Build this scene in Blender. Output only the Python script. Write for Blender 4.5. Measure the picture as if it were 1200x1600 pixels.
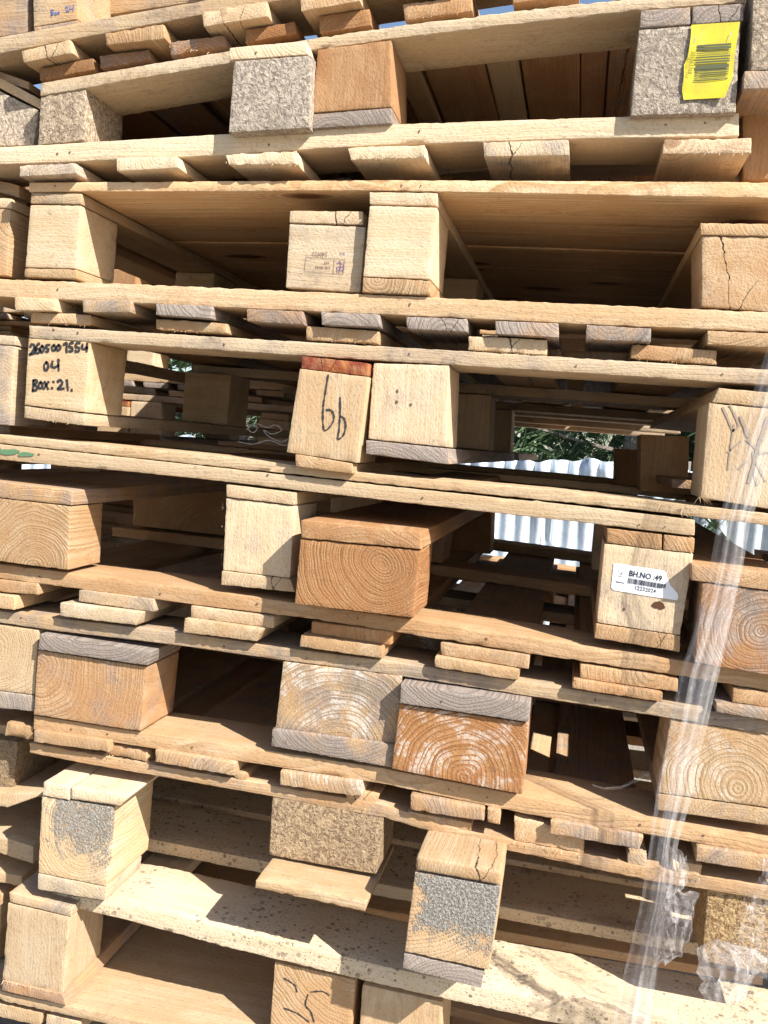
import bpy, math, random
import numpy as np
from mathutils import Matrix, Vector

random.seed(7)
sc = bpy.context.scene
for o in list(bpy.data.objects):
    bpy.data.objects.remove(o)

# ------------------------------------------------------------------ camera
F = 1380.0                      # focal length in pixels of the 1200x1600 photograph
CAM = np.array([0.0, -1.10, 1.22])
def _n(v):
    v = np.array(v, float); return v / np.linalg.norm(v)
dY = _n([(905-600)/F, -(715-800)/F, -1])
mX = _n([(-5800-600)/F, -(285-800)/F, -1])
dX = -mX; dX = _n(dX - dX.dot(dY)*dY)
dZ = np.cross(dX, dY)
R = np.array([dX, dY, dZ])      # camera vector -> world vector
cam_data = bpy.data.cameras.new('camera')
cam = bpy.data.objects.new('camera', cam_data)
sc.collection.objects.link(cam)
M = Matrix.Identity(4)
for i in range(3):
    for j in range(3):
        M[i][j] = R[i][j]
    M[i][3] = CAM[i]
cam.matrix_world = M
cam_data.sensor_fit = 'HORIZONTAL'; cam_data.sensor_width = 36.0
cam_data.lens = 36.0*F/1200.0
cam_data.clip_start = 0.02; cam_data.clip_end = 400
sc.camera = cam

# ------------------------------------------------------------------ light
SUN_FROM = _n([1.0, -0.66, 1.06])        # direction towards the sun
elev = math.asin(SUN_FROM[2]); azim = math.atan2(SUN_FROM[0], SUN_FROM[1])
w = bpy.data.worlds.new("World"); sc.world = w; w.use_nodes = True
wn = w.node_tree.nodes; wl = w.node_tree.links
bg = wn['Background']
sky = wn.new('ShaderNodeTexSky'); sky.sky_type = 'NISHITA'; sky.sun_disc = False
sky.sun_elevation = elev; sky.sun_rotation = azim
wl.new(sky.outputs[0], bg.inputs[0]); bg.inputs[1].default_value = 0.09
sd = bpy.data.lights.new('sun', 'SUN'); sd.energy = 5.0; sd.angle = math.radians(0.5); sd.color = (1, .96, .88)
sun = bpy.data.objects.new('sun', sd); sc.collection.objects.link(sun)
sun.rotation_euler = Vector((-SUN_FROM[0], -SUN_FROM[1], -SUN_FROM[2])).to_track_quat('-Z', 'Y').to_euler()
sun.location = (2, -2, 4)
sc.view_settings.view_transform = 'Standard'; sc.view_settings.look = 'None'
sc.view_settings.gamma = 1; sc.view_settings.exposure = 1.03
sc.cycles.max_bounces = 6; sc.cycles.diffuse_bounces = 3; sc.cycles.transparent_max_bounces = 24

def at(px, py, Y=0.0):
    """a point of the vertical plane y=Y"""
    v = R @ np.array([(px-600)/F, -(py-800)/F, -1.0])
    t = (Y - CAM[1]) / v[1]
    return CAM + t*v

# ------------------------------------------------------------------ shader helpers
class NT:
    def __init__(s, name):
        s.m = bpy.data.materials.new(name); s.m.use_nodes = True
        s.t = s.m.node_tree; s.n = s.t.nodes; s.l = s.t.links
        s.b = s.n['Principled BSDF']
    def set(s, sock, v):
        if v is None: return
        if isinstance(v, bpy.types.NodeSocket): s.l.new(v, sock)
        else:
            if isinstance(v, (tuple, list)) and len(v) == 3 and sock.type == 'RGBA': v = (*v, 1)
            sock.default_value = v
    def math(s, op, a, b=None, c=None, clamp=False):
        n = s.n.new('ShaderNodeMath'); n.operation = op; n.use_clamp = clamp
        s.set(n.inputs[0], a); s.set(n.inputs[1], b); s.set(n.inputs[2], c)
        return n.outputs[0]
    def vm(s, op, a, b=None, out=0):
        n = s.n.new('ShaderNodeVectorMath'); n.operation = op
        s.set(n.inputs[0], a); s.set(n.inputs[1], b)
        return n.outputs[out]
    def comb(s, x, y, z):
        n = s.n.new('ShaderNodeCombineXYZ')
        s.set(n.inputs[0], x); s.set(n.inputs[1], y); s.set(n.inputs[2], z); return n.outputs[0]
    def noise(s, vec, scale, detail=3, rough=.55, out='Fac'):
        n = s.n.new('ShaderNodeTexNoise'); s.set(n.inputs['Vector'], vec)
        n.inputs['Scale'].default_value = scale; n.inputs['Detail'].default_value = detail
        n.inputs['Roughness'].default_value = rough; return n.outputs[out]
    def vor(s, vec, scale, feature='F1', out='Distance'):
        n = s.n.new('ShaderNodeTexVoronoi'); n.feature = feature
        s.set(n.inputs['Vector'], vec); n.inputs['Scale'].default_value = scale; return n.outputs[out]
    def mix(s, f, a, b, blend='MIX'):
        n = s.n.new('ShaderNodeMix'); n.data_type = 'RGBA'; n.blend_type = blend
        s.set(n.inputs[0], f); s.set(n.inputs[6], a); s.set(n.inputs[7], b); return n.outputs[2]
    def rng(s, v, a, b, c=0., d=1., smooth=True):
        n = s.n.new('ShaderNodeMapRange'); n.interpolation_type = 'SMOOTHSTEP' if smooth else 'LINEAR'
        s.set(n.inputs[0], v); s.set(n.inputs[1], a); s.set(n.inputs[2], b); s.set(n.inputs[3], c); s.set(n.inputs[4], d)
        return n.outputs[0]
    def attr(s, name, kind='GEOMETRY', out='Fac'):
        n = s.n.new('ShaderNodeAttribute'); n.attribute_type = kind; n.attribute_name = name; return n.outputs[out]
    def prop(s, name): return s.attr(name, 'OBJECT')
    def bump(s, h, strength, dist, normal=None):
        n = s.n.new('ShaderNodeBump'); n.inputs['Strength'].default_value = strength
        n.inputs['Distance'].default_value = dist; s.set(n.inputs['Height'], h)
        if normal is not None: s.l.new(normal, n.inputs['Normal'])
        return n.outputs[0]

def simple(name, col, rough=.7, spec=.3, metal=0.):
    k = NT(name); k.b.inputs['Base Color'].default_value = (*col, 1)
    k.b.inputs['Roughness'].default_value = rough; k.b.inputs['Specular IOR Level'].default_value = spec
    k.b.inputs['Metallic'].default_value = metal
    return k.m

def wood_material(name, marks):
    """solid wood from the 'wc' coordinates (u along the grain, v w across it, pith at v=w=0); marks adds drops, dust, cement, knots, cracks"""
    k = NT(name)
    wc = k.attr('wc', out='Vector')
    sep = k.n.new('ShaderNodeSeparateXYZ'); k.l.new(wc, sep.inputs[0])
    u, v, ww = sep.outputs
    tone, grey, val, ringk, rsp, bleach = [k.prop(x) for x in ('tone', 'grey', 'val', 'ring', 'rsp', 'bleach')]
    slow = k.comb(k.math('MULTIPLY', u, .35), v, ww)
    nz = k.noise(slow, 14, 2, .5, 'Color')
    off = k.vm('SCALE', k.vm('SUBTRACT', nz, (.5, .5, .5)), None)
    off.node.inputs['Scale'].default_value = 0.024
    so = k.n.new('ShaderNodeSeparateXYZ'); k.l.new(off, so.inputs[0])
    v2 = k.math('ADD', v, so.outputs[1]); w2 = k.math('ADD', ww, so.outputs[2])
    r = k.math('SQRT', k.math('ADD', k.math('MULTIPLY', v2, v2), k.math('MULTIPLY', w2, w2)))
    rj = k.math('ADD', k.math('DIVIDE', r, rsp), k.math('MULTIPLY', k.noise(k.comb(0., k.math('MULTIPLY', r, 1.), 0.), 160, 1), 1.8))
    fr = k.math('FRACT', rj)
    late = k.math('MULTIPLY', k.rng(fr, .15, .88), k.rng(fr, 1., .9))
    fib = k.noise(k.comb(k.math('MULTIPLY', u, 9.), k.math('MULTIPLY', v, 330.), k.math('MULTIPLY', ww, 330.)), 1, 3, .65)
    fib2 = k.noise(k.comb(k.math('MULTIPLY', u, 3.), k.math('MULTIPLY', v, 55.), k.math('MULTIPLY', ww, 55.)), 1, 2, .6)
    big = k.noise(k.vm('MULTIPLY', wc, (.6, 1., 1.)), 13, 3, .65)
    pores = k.noise(k.comb(k.math('MULTIPLY', u, 190.), k.math('MULTIPLY', v, 360.), k.math('MULTIPLY', ww, 360.)), 1, 2, .7)
    gm = k.noise(wc, 19, 4, .66)
    pale = k.mix(tone, (.58, .455, .305), (.47, .245, .105))
    dark = k.mix(tone, (.375, .25, .13), (.215, .085, .027))
    ringm = k.math('MULTIPLY', ringk, k.rng(big, .3, .6, 1.1, .55))
    col = k.mix(k.math('MULTIPLY', late, ringm), pale, dark)
    col = k.mix(k.rng(fib, .3, .7, .0, .28), col, dark)
    col = k.mix(k.rng(fib2, .42, .72, .0, .5), col, k.mix(tone, (.42, .265, .12), (.29, .115, .038)))
    col = k.mix(k.rng(big, .40, .60, 0, .75), col, k.mix(tone, (.48, .315, .165), (.31, .125, .045)))
    col = k.mix(k.rng(gm, .38, .24, 0, .4), col, k.mix(tone, (.66, .56, .42), (.58, .38, .21)))
    # sun-bleached surfaces
    col = k.mix(k.math('MULTIPLY', bleach, k.rng(k.math('ADD', fib, fib2), .7, 1.3, 1., .7)), col, (.66, .565, .425))
    # weathering to grey
    gmask = k.math('MULTIPLY', k.rng(k.math('ADD', gm, k.math('MULTIPLY', grey, .55)), .62, .95), k.math('MINIMUM', k.math('MULTIPLY', grey, 1.6), .95))
    greyc = k.mix(late, (.345, .295, .265), (.185, .15, .135))
    greyc = k.mix(k.rng(fib, .3, .7, 0, .8), greyc, (.25, .215, .19))
    col = k.mix(gmask, col, greyc)
    # dirt, grime specks, pores of sawn ends
    gd = k.noise(wc, 150, 4, .75)
    col = k.mix(k.rng(k.math('ADD', gd, k.math('MULTIPLY', k.math('SUBTRACT', gm, .5), .9)), .60, .82, 0, .42), col, (.15, .095, .05))
    saw = k.math('SINE', k.math('ADD', k.math('MULTIPLY', k.math('ADD', k.math('MULTIPLY', u, .75), k.math('ADD', v, k.math('MULTIPLY', ww, .4))), 1500.), k.math('MULTIPLY', gm, 9.)))
    sawm = k.math('MULTIPLY', k.rng(saw, .1, 1.), k.rng(big, .50, .40))
    col = k.mix(k.math('MULTIPLY', sawm, .07), col, dark)
    col = k.mix(k.rng(pores, .52, .74, 0, .38), col, k.mix(tone, (.24, .155, .08), (.15, .06, .022)))
    h = k.math('ADD', k.math('MULTIPLY', fib, .7), k.math('MULTIPLY', k.math('MULTIPLY', late, ringk), .5))
    h = k.math('ADD', h, k.math('MULTIPLY', pores, 1.1))
    h = k.math('ADD', h, k.math('SUBTRACT', k.math('MULTIPLY', gd, .4), k.math('MULTIPLY', sawm, .07)))
    if marks:
        spots, white, cement, crack, knot, red = [k.prop(x) for x in ('spots', 'white', 'cement', 'crack', 'knot', 'red')]
        col = k.mix(k.math('MULTIPLY', red, k.rng(fib2, .3, .6, .5, 1)), col, k.mix(k.rng(big, .42, .60), (.17, .03, .02), (.50, .19, .05)))
        # white dust or paint lying on the rings
        wm = k.math('MULTIPLY', k.rng(k.noise(wc, 26, 4, .7), .47, .60), white)
        wm = k.math('MULTIPLY', wm, k.rng(k.math('ADD', k.math('MULTIPLY', fr, -1.), k.math('MULTIPLY', pores, 1.1)), -.25, .2))
        wm = k.math('MULTIPLY', wm, k.rng(gd, .38, .5))
        col = k.mix(k.math('MULTIPLY', wm, .85), col, (.66, .62, .56))
        # cement crust
        sg = k.n.new('ShaderNodeTexCoord').outputs['Generated']
        sgs = k.n.new('ShaderNodeSeparateXYZ'); k.l.new(sg, sgs.inputs[0])
        cn = k.noise(wc, 300, 3, .75); c2 = k.noise(wc, 38, 4, .7)
        cz = k.rng(k.math('ADD', sgs.outputs[2], k.math('MULTIPLY', k.math('SUBTRACT', c2, .5), .9)), .05, .62)
        cx = k.rng(k.math('ADD', sgs.outputs[0], k.math('MULTIPLY', k.math('SUBTRACT', c2, .5), .8)), .0, .25)
        cmask = k.math('MULTIPLY', k.math('MULTIPLY', k.math('MULTIPLY', cz, cx), k.rng(sgs.outputs[1], .10, .03)), cement)
        cmask = k.rng(k.math('ADD', cmask, k.math('MULTIPLY', k.math('SUBTRACT', k.math('ADD', k.math('MULTIPLY', cn, .82), k.math('MULTIPLY', fr, .18)), .5), 1.5)), .28, .85)
        cmask = k.math('MULTIPLY', cmask, k.math('GREATER_THAN', cement, .01))
        col = k.mix(cmask, col, k.mix(k.rng(cn, .38, .66), (.15, .135, .12), (.37, .345, .31)))
        # dried drops
        sv = k.vor(wc, 75); sv2 = k.vor(wc, 190)
        sn = k.noise(wc, 26, 4, .8)
        sm = k.math('MAXIMUM', k.rng(k.math('ADD', sv, k.math('MULTIPLY', sn, .62)), .55, .52), k.rng(k.math('ADD', sv2, k.math('MULTIPLY', sn, .62)), .55, .52))
        col = k.mix(k.math('MULTIPLY', k.math('MULTIPLY', k.math('MULTIPLY', sm, spots), k.rng(k.noise(wc, 4.5, 2), .36, .46)), k.rng(gd, .3, .6, .95, .45)), col, (.12, .09, .07))
        # knots
        kv = k.vor(k.comb(k.math('MULTIPLY', u, 4.5), k.math('MULTIPLY', v, 11.), k.math('MULTIPLY', ww, 11.)), 1)
        kd = k.math('ADD', kv, k.math('MULTIPLY', k.math('SUBTRACT', gm, .5), .10))
        kring = k.rng(k.math('FRACT', k.math('MULTIPLY', kd, 16.)), .2, .9, 0, .5)
        col = k.mix(k.math('MULTIPLY', k.math('MULTIPLY', k.rng(kd, .50, .16), kring), knot), col, (.27, .14, .055))
        col = k.mix(k.math('MULTIPLY', k.rng(kd, .21, .12), knot), col, (.12, .05, .018))
        # drying cracks (radial)
        wob = k.math('MULTIPLY', k.math('SUBTRACT', c2, .5), .014)
        cw = k.math('ABSOLUTE', k.math('ADD', k.math('ADD', v2, k.math('MULTIPLY', w2, .22)), wob))
        cm = k.math('MULTIPLY', k.rng(k.math('ADD', cw, k.math('MULTIPLY', k.rng(gm, .4, .6), .0006)), .0013, .0004), crack)
        cw2 = k.math('ABSOLUTE', k.math('ADD', k.math('SUBTRACT', k.math('MULTIPLY', v2, .9), k.math('MULTIPLY', w2, .55)), wob))
        cm2 = k.math('MULTIPLY', k.math('MULTIPLY', k.rng(cw2, .0006, .0001), crack), k.rng(r, .055, .04))
        cm = k.math('MAXIMUM', cm, cm2)
        col = k.mix(cm, col, (.03, .017, .01))
        h = k.math('SUBTRACT', h, k.math('MULTIPLY', cm, 3.))
        h = k.math('ADD', h, k.math('MULTIPLY', cmask, k.math('MULTIPLY', cn, 6.)))
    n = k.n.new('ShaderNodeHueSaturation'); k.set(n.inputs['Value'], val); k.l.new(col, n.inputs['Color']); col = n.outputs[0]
    k.l.new(col, k.b.inputs['Base Color'])
    k.b.inputs['Roughness'].default_value = .8; k.b.inputs['Specular IOR Level'].default_value = .2
    k.l.new(k.bump(h, .7, .0010), k.b.inputs['Normal'])
    return k.m

def chip_material():
    k = NT('pressed_wood_chips')
    wc = k.attr('wc', out='Vector')
    tone, grey, val = k.prop('tone'), k.prop('grey'), k.prop('val')
    w1 = k.noise(wc, 60, 2, .5, 'Color')
    p = k.vm('ADD', wc, k.vm('SCALE', w1, None)); p.node.inputs[1].links[0].from_node.inputs['Scale'].default_value = .016
    s1 = k.noise(k.vm('MULTIPLY', p, (520., 120., 150.)), 1, 3, .7)
    s2 = k.noise(k.vm('MULTIPLY', p, (130., 430., 480.)), 1, 3, .7)
    vc = k.vor(p, 170, out='Color'); vd = k.vor(p, 170)
    sepc = k.n.new('ShaderNodeSeparateColor'); k.l.new(vc, sepc.inputs[0])
    a = k.mix(tone, (.43, .36, .28), (.33, .205, .085))
    b = k.mix(tone, (.17, .125, .09), (.14, .075, .027))
    c = k.mix(tone, (.60, .52, .42), (.48, .33, .145))
    col = k.mix(k.rng(s1, .46, .58), a, b)
    col = k.mix(k.rng(s2, .50, .68, 0, .9), col, c)
    col = k.mix(k.rng(sepc.outputs[0], .70, .95, 0, .5), col, b)
    col = k.mix(k.rng(k.noise(wc, 14, 4), .45, .75, 0, .35), col, b)
    col = k.mix(k.math('MULTIPLY', grey, .6), col, k.mix(s1, (.28, .26, .25), (.5, .47, .44)))
    n = k.n.new('ShaderNodeHueSaturation'); k.set(n.inputs['Value'], val); k.l.new(col, n.inputs['Color'])
    k.l.new(n.outputs[0], k.b.inputs['Base Color'])
    k.b.inputs['Roughness'].default_value = .9; k.b.inputs['Specular IOR Level'].default_value = .15
    h = k.math('ADD', k.math('ADD', s2, k.math('MULTIPLY', s1, -1.)), k.math('MULTIPLY', vd, .8))
    k.l.new(k.bump(h, .9, .0016), k.b.inputs['Normal'])
    return k.m

WOOD = wood_material('weathered_wood', False); WOODX = wood_material('marked_weathered_wood', True); CHIP = chip_material()

# ------------------------------------------------------------------ mesh of a sawn piece
def vnoise(p, scale, seed=0.):
    q = p*scale + seed*17.31
    i = np.floor(q); f = q - i; f = f*f*(3-2*f)
    def hsh(a):
        x = np.sin(a[:, 0]*127.1 + a[:, 1]*311.7 + a[:, 2]*74.7)*43758.5453
        return x - np.floor(x)
    out = 0
    for dx in (0, 1):
        for dy in (0, 1):
            for dz in (0, 1):
                wgt = (f[:, 0] if dx else 1-f[:, 0])*(f[:, 1] if dy else 1-f[:, 1])*(f[:, 2] if dz else 1-f[:, 2])
                out = out + wgt*hsh(i + np.array([dx, dy, dz]))
    return out

def lines(L, r, step, maxn=400):
    r = min(r, L*.24)
    n = max(1, min(maxn, int(round((L-2*r)/step))))
    return np.concatenate([[0, r*.3], np.linspace(r, L-r, n+1), [L-r*.3, L]])/L

_seed = [0]
def block_mesh(name, stations, y0, depth, grain='y', pith=None, r=.0011, rag=.0016, step=.006, yaw=0., ystep=None, skew=0., drop=0.):
    """stations: (x, ztop, zbot, xbot) in metres, left to right, on the front plane y0; extruded by depth along y"""
    _seed[0] += 1; sd_ = _seed[0]*.37
    st = np.array(stations, float)
    xt, zt, zb, xb = st.T
    L = max(np.hypot(np.diff(xt), np.diff(zt)).sum(), .005); H = max(abs(np.mean(zt-zb)), .004); D = depth
    s = np.concatenate([[0], np.cumsum(np.hypot(np.diff(xt), np.diff(zt)))]); s /= s[-1]
    A = lines(L, r, step, 160); Bv = lines(H, r, max(step, H/14)); 
    if ystep is None: ystep = max(.02, D/10)
    Cv = lines(D, r, ystep)
    if D > .2: Cv = np.unique(np.concatenate([Cv, [.006/D, .014/D, .03/D]]))
    nA, nB, nC = len(A), len(Bv), len(Cv)
    faces = []; 
    def gid(i, j, k): return (i*nB + j)*nC + k
    def quadgrid(I, J, f, flip):
        ii, jj = np.meshgrid(np.arange(I-1), np.arange(J-1), indexing='ij')
        a, b, c, d = f(ii, jj), f(ii+1, jj), f(ii+1, jj+1), f(ii, jj+1)
        q = np.stack([a, b, c, d], -1).reshape(-1, 4)
        faces.append(q[:, ::-1] if flip else q)
    # i: left->right, j: top->bottom, k: front->back
    quadgrid(nA, nB, lambda i, j: gid(i, j, 0), True)
    quadgrid(nA, nB, lambda i, j: gid(i, j, nC-1), False)
    quadgrid(nA, nC, lambda i, k: gid(i, 0, k), False)
    quadgrid(nA, nC, lambda i, k: gid(i, nB-1, k), True)
    quadgrid(nB, nC, lambda j, k: gid(0, j, k), True)
    quadgrid(nB, nC, lambda j, k: gid(nA-1, j, k), False)
    Q = np.concatenate(faces)
    ids, inv = np.unique(Q, return_inverse=True); Q = inv.reshape(-1, 4)
    k_ = ids % nC; j_ = (ids//nC) % nB; i_ = ids//(nC*nB)
    size = np.array([L, H, D])
    p = np.stack([A[i_], Bv[j_], Cv[k_]], -1)*size
    rr = np.minimum(r, size*.24)
    q = np.clip(p, rr, size-rr); d = p-q
    nd = np.linalg.norm(d/rr, axis=1)
    edge = (np.abs(d) > 1e-7).sum(1) >= 2
    m = nd > 1
    d[m] = d[m]/nd[m][:, None]
    p = q+d
    # metric coordinates for the grain
    def mapw(p):
        a = np.clip(p[:, 0]/L, 0, 1); b = p[:, 1]/H; c = p[:, 2]
        X = (1-b)*np.interp(a, s, xt) + b*np.interp(a, s, xb)
        Z = (1-b)*np.interp(a, s, zt) + b*np.interp(a, s, zb)
        Y = y0 + c + math.tan(yaw)*(X-xt.mean())
        return np.stack([X + skew*c, Y, Z + drop*c], -1)
    wp = mapw(p)
    ctr = wp.mean(0); ctr = (wp.max(0)+wp.min(0))/2
    # ragged edges: pull edge vertices inward
    inward = ctr - wp
    lo = np.zeros_like(wp)
    n1 = vnoise(wp, 420, sd_); n2 = vnoise(wp, 95, sd_+3)
    chip = rag*(n1**2*.55 + np.clip(n2-.80, 0, 1)*3.5*n1)
    atx = (p[:, 0] < 1.01*rr[0]) | (p[:, 0] > L-1.01*rr[0])
    atz = (p[:, 1] < 1.01*rr[1]) | (p[:, 1] > H-1.01*rr[1])
    aty = (p[:, 2] < 1.01*rr[2]) | (p[:, 2] > D-1.01*rr[2])
    cnt = atx.astype(int)+atz+aty
    for ax, flag in ((0, atx), (2, atz), (1, aty)):
        sgn = np.sign(inward[:, ax])
        lo[:, ax] = np.where(flag & (cnt >= 2), sgn*chip, 0)
    wp = wp+lo
    # slow warp, so that nothing is perfectly straight
    wv = (vnoise(np.stack([wp[:, 0], wp[:, 1], wp[:, 2]*.2], -1), 9, sd_+7)-.5)*.0006
    wp[:, 2] += wv
    g = {'x': (0, 1, 2), 'y': (1, 0, 2), 'z': (2, 0, 1)}[grain]
    if pith is None:
        ang = random.uniform(0, 6.283); rad = random.uniform(.02, .09)
        pv = np.array([rad*math.cos(ang), rad*math.sin(ang)])
        pc = np.array([ctr[g[1]]+pv[0], ctr[g[2]]+pv[1]])
    else:
        pc = np.array([pith[0], pith[1]])
    wcv = np.stack([wp[:, g[0]]-ctr[g[0]]+random.uniform(-20, 20), wp[:, g[1]]-pc[0], wp[:, g[2]]-pc[1]], -1)
    me = bpy.data.meshes.new(name)
    V = wp - ctr
    me.vertices.add(len(V)); me.vertices.foreach_set('co', V.astype(np.float32).ravel())
    me.loops.add(Q.size); me.loops.foreach_set('vertex_index', Q.astype(np.int32).ravel())
    me.polygons.add(len(Q)); me.polygons.foreach_set('loop_start', np.arange(0, Q.size, 4, dtype=np.int32))
    me.polygons.foreach_set('loop_total', np.full(len(Q), 4, np.int32))
    at_ = me.attributes.new('wc', 'FLOAT_VECTOR', 'POINT'); at_.data.foreach_set('vector', wcv.astype(np.float32).ravel())
    me.update(calc_edges=True)
    return me, ctr

def link(name, me, parent=None, loc=(0, 0, 0), mat=None):
    o = bpy.data.objects.new(name, me); sc.collection.objects.link(o)
    if mat is not None and me is not None: me.materials.append(mat)
    if parent is not None:
        o.parent = parent; loc = [loc[i]-WL[parent.name][i] for i in range(3)]
    o.location = loc
    WL[o.name] = [loc[i] + (WL[parent.name][i] if parent is not None else 0) for i in range(3)]
    return o
WL = {}
PROPS = dict(tone=.3, grey=.1, val=1., spots=0., white=0., cement=0., ring=.42, crack=0., knot=.0, red=0., rsp=.0045, bleach=0.)
def setprops(o, **k):
    d = dict(PROPS); d.update(k)
    for a, b in d.items(): o[a] = float(b)

def empty(name, label, cat, group, px, py, Y=0.):
    p = at(px, py, Y)
    o = link(name, None, None, tuple(p))
    o.empty_display_size = .05
    o['label'] = label; o['category'] = cat
    if group: o['group'] = group
    return o

def pc(o_parent, name, q, y0=0., depth=.1, grain='y', mat=None, pith=None, yaw=0., rag=.0016, r=.0011, step=.006, rear=(), skew=0., drop=0., **props):
    """q: eight photo pixels TL TR BR BL of the front face, or stations [(x, ytop, ybottom), ...]"""
    if isinstance(q[0], (tuple, list)):
        st = []
        for x, yt, yb in q:
            a, b = at(x, yt, y0), at(x, yb, y0); st.append((a[0], a[2], b[2], b[0]))
    else:
        tl, tr, br, bl = at(q[0], q[1], y0), at(q[2], q[3], y0), at(q[4], q[5], y0), at(q[6], q[7], y0)
        st = [(tl[0], tl[2], bl[2], bl[0]), (tr[0], tr[2], br[2], br[0])]
    if pith is not None:
        pp = at(pith[0], pith[1], y0); pith = (pp[0], pp[2])
    wide = abs(st[-1][0]-st[0][0])
    if grain == 'y' and pith is None and wide < .14 and name.endswith('board') and random.random() < .13:
        pith = ((st[0][0]+st[-1][0])/2+random.uniform(-.3, .3)*wide, (st[0][1]+st[0][2])/2-random.uniform(.004, .02)); props.setdefault('crack', .9)
    me, ctr = block_mesh(name, st, y0, depth, grain, pith, r, rag, step, yaw, None, skew, drop)
    o = link(name, me, o_parent, tuple(ctr), mat or (WOODX if any(props.get(q, 0) for q in ('spots', 'white', 'cement', 'crack', 'knot', 'red')) else WOOD))
    props.setdefault('tone', random.uniform(.1, .5)); props.setdefault('val', random.uniform(.84, 1.06)); props.setdefault('grey', random.choice((0, .08, .2, .35, .5))); props.setdefault('bleach', random.choice((0, .1, .25, .45)) if props['tone'] < .3 else 0)
    setprops(o, **props)
    for dy in rear:                       # the piece repeated further back, inner shade put in by a darker colour
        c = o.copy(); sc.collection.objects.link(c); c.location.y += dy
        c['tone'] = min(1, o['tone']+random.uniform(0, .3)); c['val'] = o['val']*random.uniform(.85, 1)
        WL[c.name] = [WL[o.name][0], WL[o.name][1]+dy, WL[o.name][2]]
    return o

GRP = 'wooden pallets nested in the stack'
RB = (.53, 1.06)     # rows of blocks and stringers behind the front one
LB = 1.15            # length of boards running back

# ================================================================== the stack, from the top down
Z0 = 0.0
# ---- A: topmost pallet in view
PA = empty('pallet', 'topmost pallet in view, with a grey block marked Box 24 at its left', 'pallet', GRP, 300, 30)
b = pc(PA, 'block', (50, -75, 122, -90, 121, 30, 52, 42), .02, .10, grain='x', grey=.35, tone=.2, ring=.3); BLK_A = b
pc(PA, 'bottom_board', (52, 43, 121, 31, 130, 40, 53, 50), .02, .6, grain='y', tone=.5, grey=.5)
pc(PA, 'block', (330, -120, 440, -140, 438, -8, 328, 12), .04, .10, grain='x', tone=.3)
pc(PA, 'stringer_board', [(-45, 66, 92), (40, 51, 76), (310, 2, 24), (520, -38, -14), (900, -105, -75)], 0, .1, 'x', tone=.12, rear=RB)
for q, kw in [((32, 79, 109, 61, 113, 83, 36, 98), dict(tone=.15)), ((163, 52, 255, 36, 258, 61, 166, 71), dict(tone=.35, ring=.95)),
              ((315, 18, 417, 1, 419, 26, 317, 42), dict(tone=.2, crack=1)), ((467, -14, 561, -30, 563, 2, 470, 18), dict(tone=.25)),
              ((620, -52, 730, -70, 732, -42, 622, -25), dict(tone=.3))]:
    pc(PA, 'deck_board', q, -.004, LB, rag=.003, grey=.05, **kw)

for xa, xb in ((-80, 28), (112, 160), (258, 312), (422, 462), (566, 618), (735, 860), (866, 1000), (1006, 1140), (1146, 1280), (1286, 1420)):
    ya, yb = 80-.18*(xa-32), 80-.18*(xb-32)
    pc(PA, 'deck_board', (xa, ya, xb, yb, xb, yb+18, xa, ya+18), -.004, LB-.13, tone=random.choice((.2, .5, .9)), val=1.05).location.y += .13
pc(PA, 'stringer_board', [(124, -40, 30), (330, -70, -1), (700, -140, -70), (1250, -250, -180)], .105, .02, 'x', tone=.3)
# ---- B upper
PB = empty('pallet', 'leaning pallet near the top with the yellow barcode tag on its right chip block', 'pallet', GRP, 600, 120)
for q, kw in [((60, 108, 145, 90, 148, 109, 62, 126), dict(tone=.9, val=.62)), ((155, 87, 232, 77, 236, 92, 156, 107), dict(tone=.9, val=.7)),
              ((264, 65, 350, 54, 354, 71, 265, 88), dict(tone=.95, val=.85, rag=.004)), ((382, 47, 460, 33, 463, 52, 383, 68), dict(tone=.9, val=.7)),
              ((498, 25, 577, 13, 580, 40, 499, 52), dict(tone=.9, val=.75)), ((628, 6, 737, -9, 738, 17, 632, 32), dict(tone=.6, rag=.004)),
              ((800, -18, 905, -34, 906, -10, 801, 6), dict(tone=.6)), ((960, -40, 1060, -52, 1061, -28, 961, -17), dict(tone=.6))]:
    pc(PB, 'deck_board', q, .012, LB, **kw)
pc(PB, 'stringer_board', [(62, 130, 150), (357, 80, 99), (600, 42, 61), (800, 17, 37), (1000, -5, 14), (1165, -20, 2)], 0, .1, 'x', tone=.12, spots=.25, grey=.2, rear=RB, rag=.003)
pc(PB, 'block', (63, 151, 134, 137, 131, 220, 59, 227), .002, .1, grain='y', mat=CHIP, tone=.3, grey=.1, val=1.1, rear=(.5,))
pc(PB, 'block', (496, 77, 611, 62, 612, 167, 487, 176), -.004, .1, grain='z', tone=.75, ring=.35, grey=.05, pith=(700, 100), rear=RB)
pc(PB, 'bottom_board', (484, 178, 612, 168, 612, 193, 482, 201), -.006, LB, tone=.3, grey=.75)
pc(PB, 'block', (998, 46, 1158, 34, 1150, 176, 985, 181), -.012, .1, mat=CHIP, tone=.15, grey=.4, val=.95); BLK_T = _ = bpy.context.scene.objects[-1]
pc(PB, 'bottom_board', (1001, 16, 1079, 10, 1079, 38, 999, 44), -.012, .35, tone=.3, grey=.7)
pc(PB, 'bottom_board', (1082, 10, 1162, 5, 1162, 32, 1081, 38), -.012, .35, tone=.3, grey=.85)

for xa, xb in ((464, 494), (582, 625), (740, 797), (908, 957), (1063, 1170), (1172, 1290), (1292, 1420)):
    ya, yb = 108-.165*(xa-60), 108-.165*(xb-60)
    pc(PB, 'deck_board', (xa, ya, xb, yb, xb, yb+19, xa, ya+19), .012, LB-.12, tone=random.choice((.15, .6, .95)), val=1.05).location.y += .12
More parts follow.
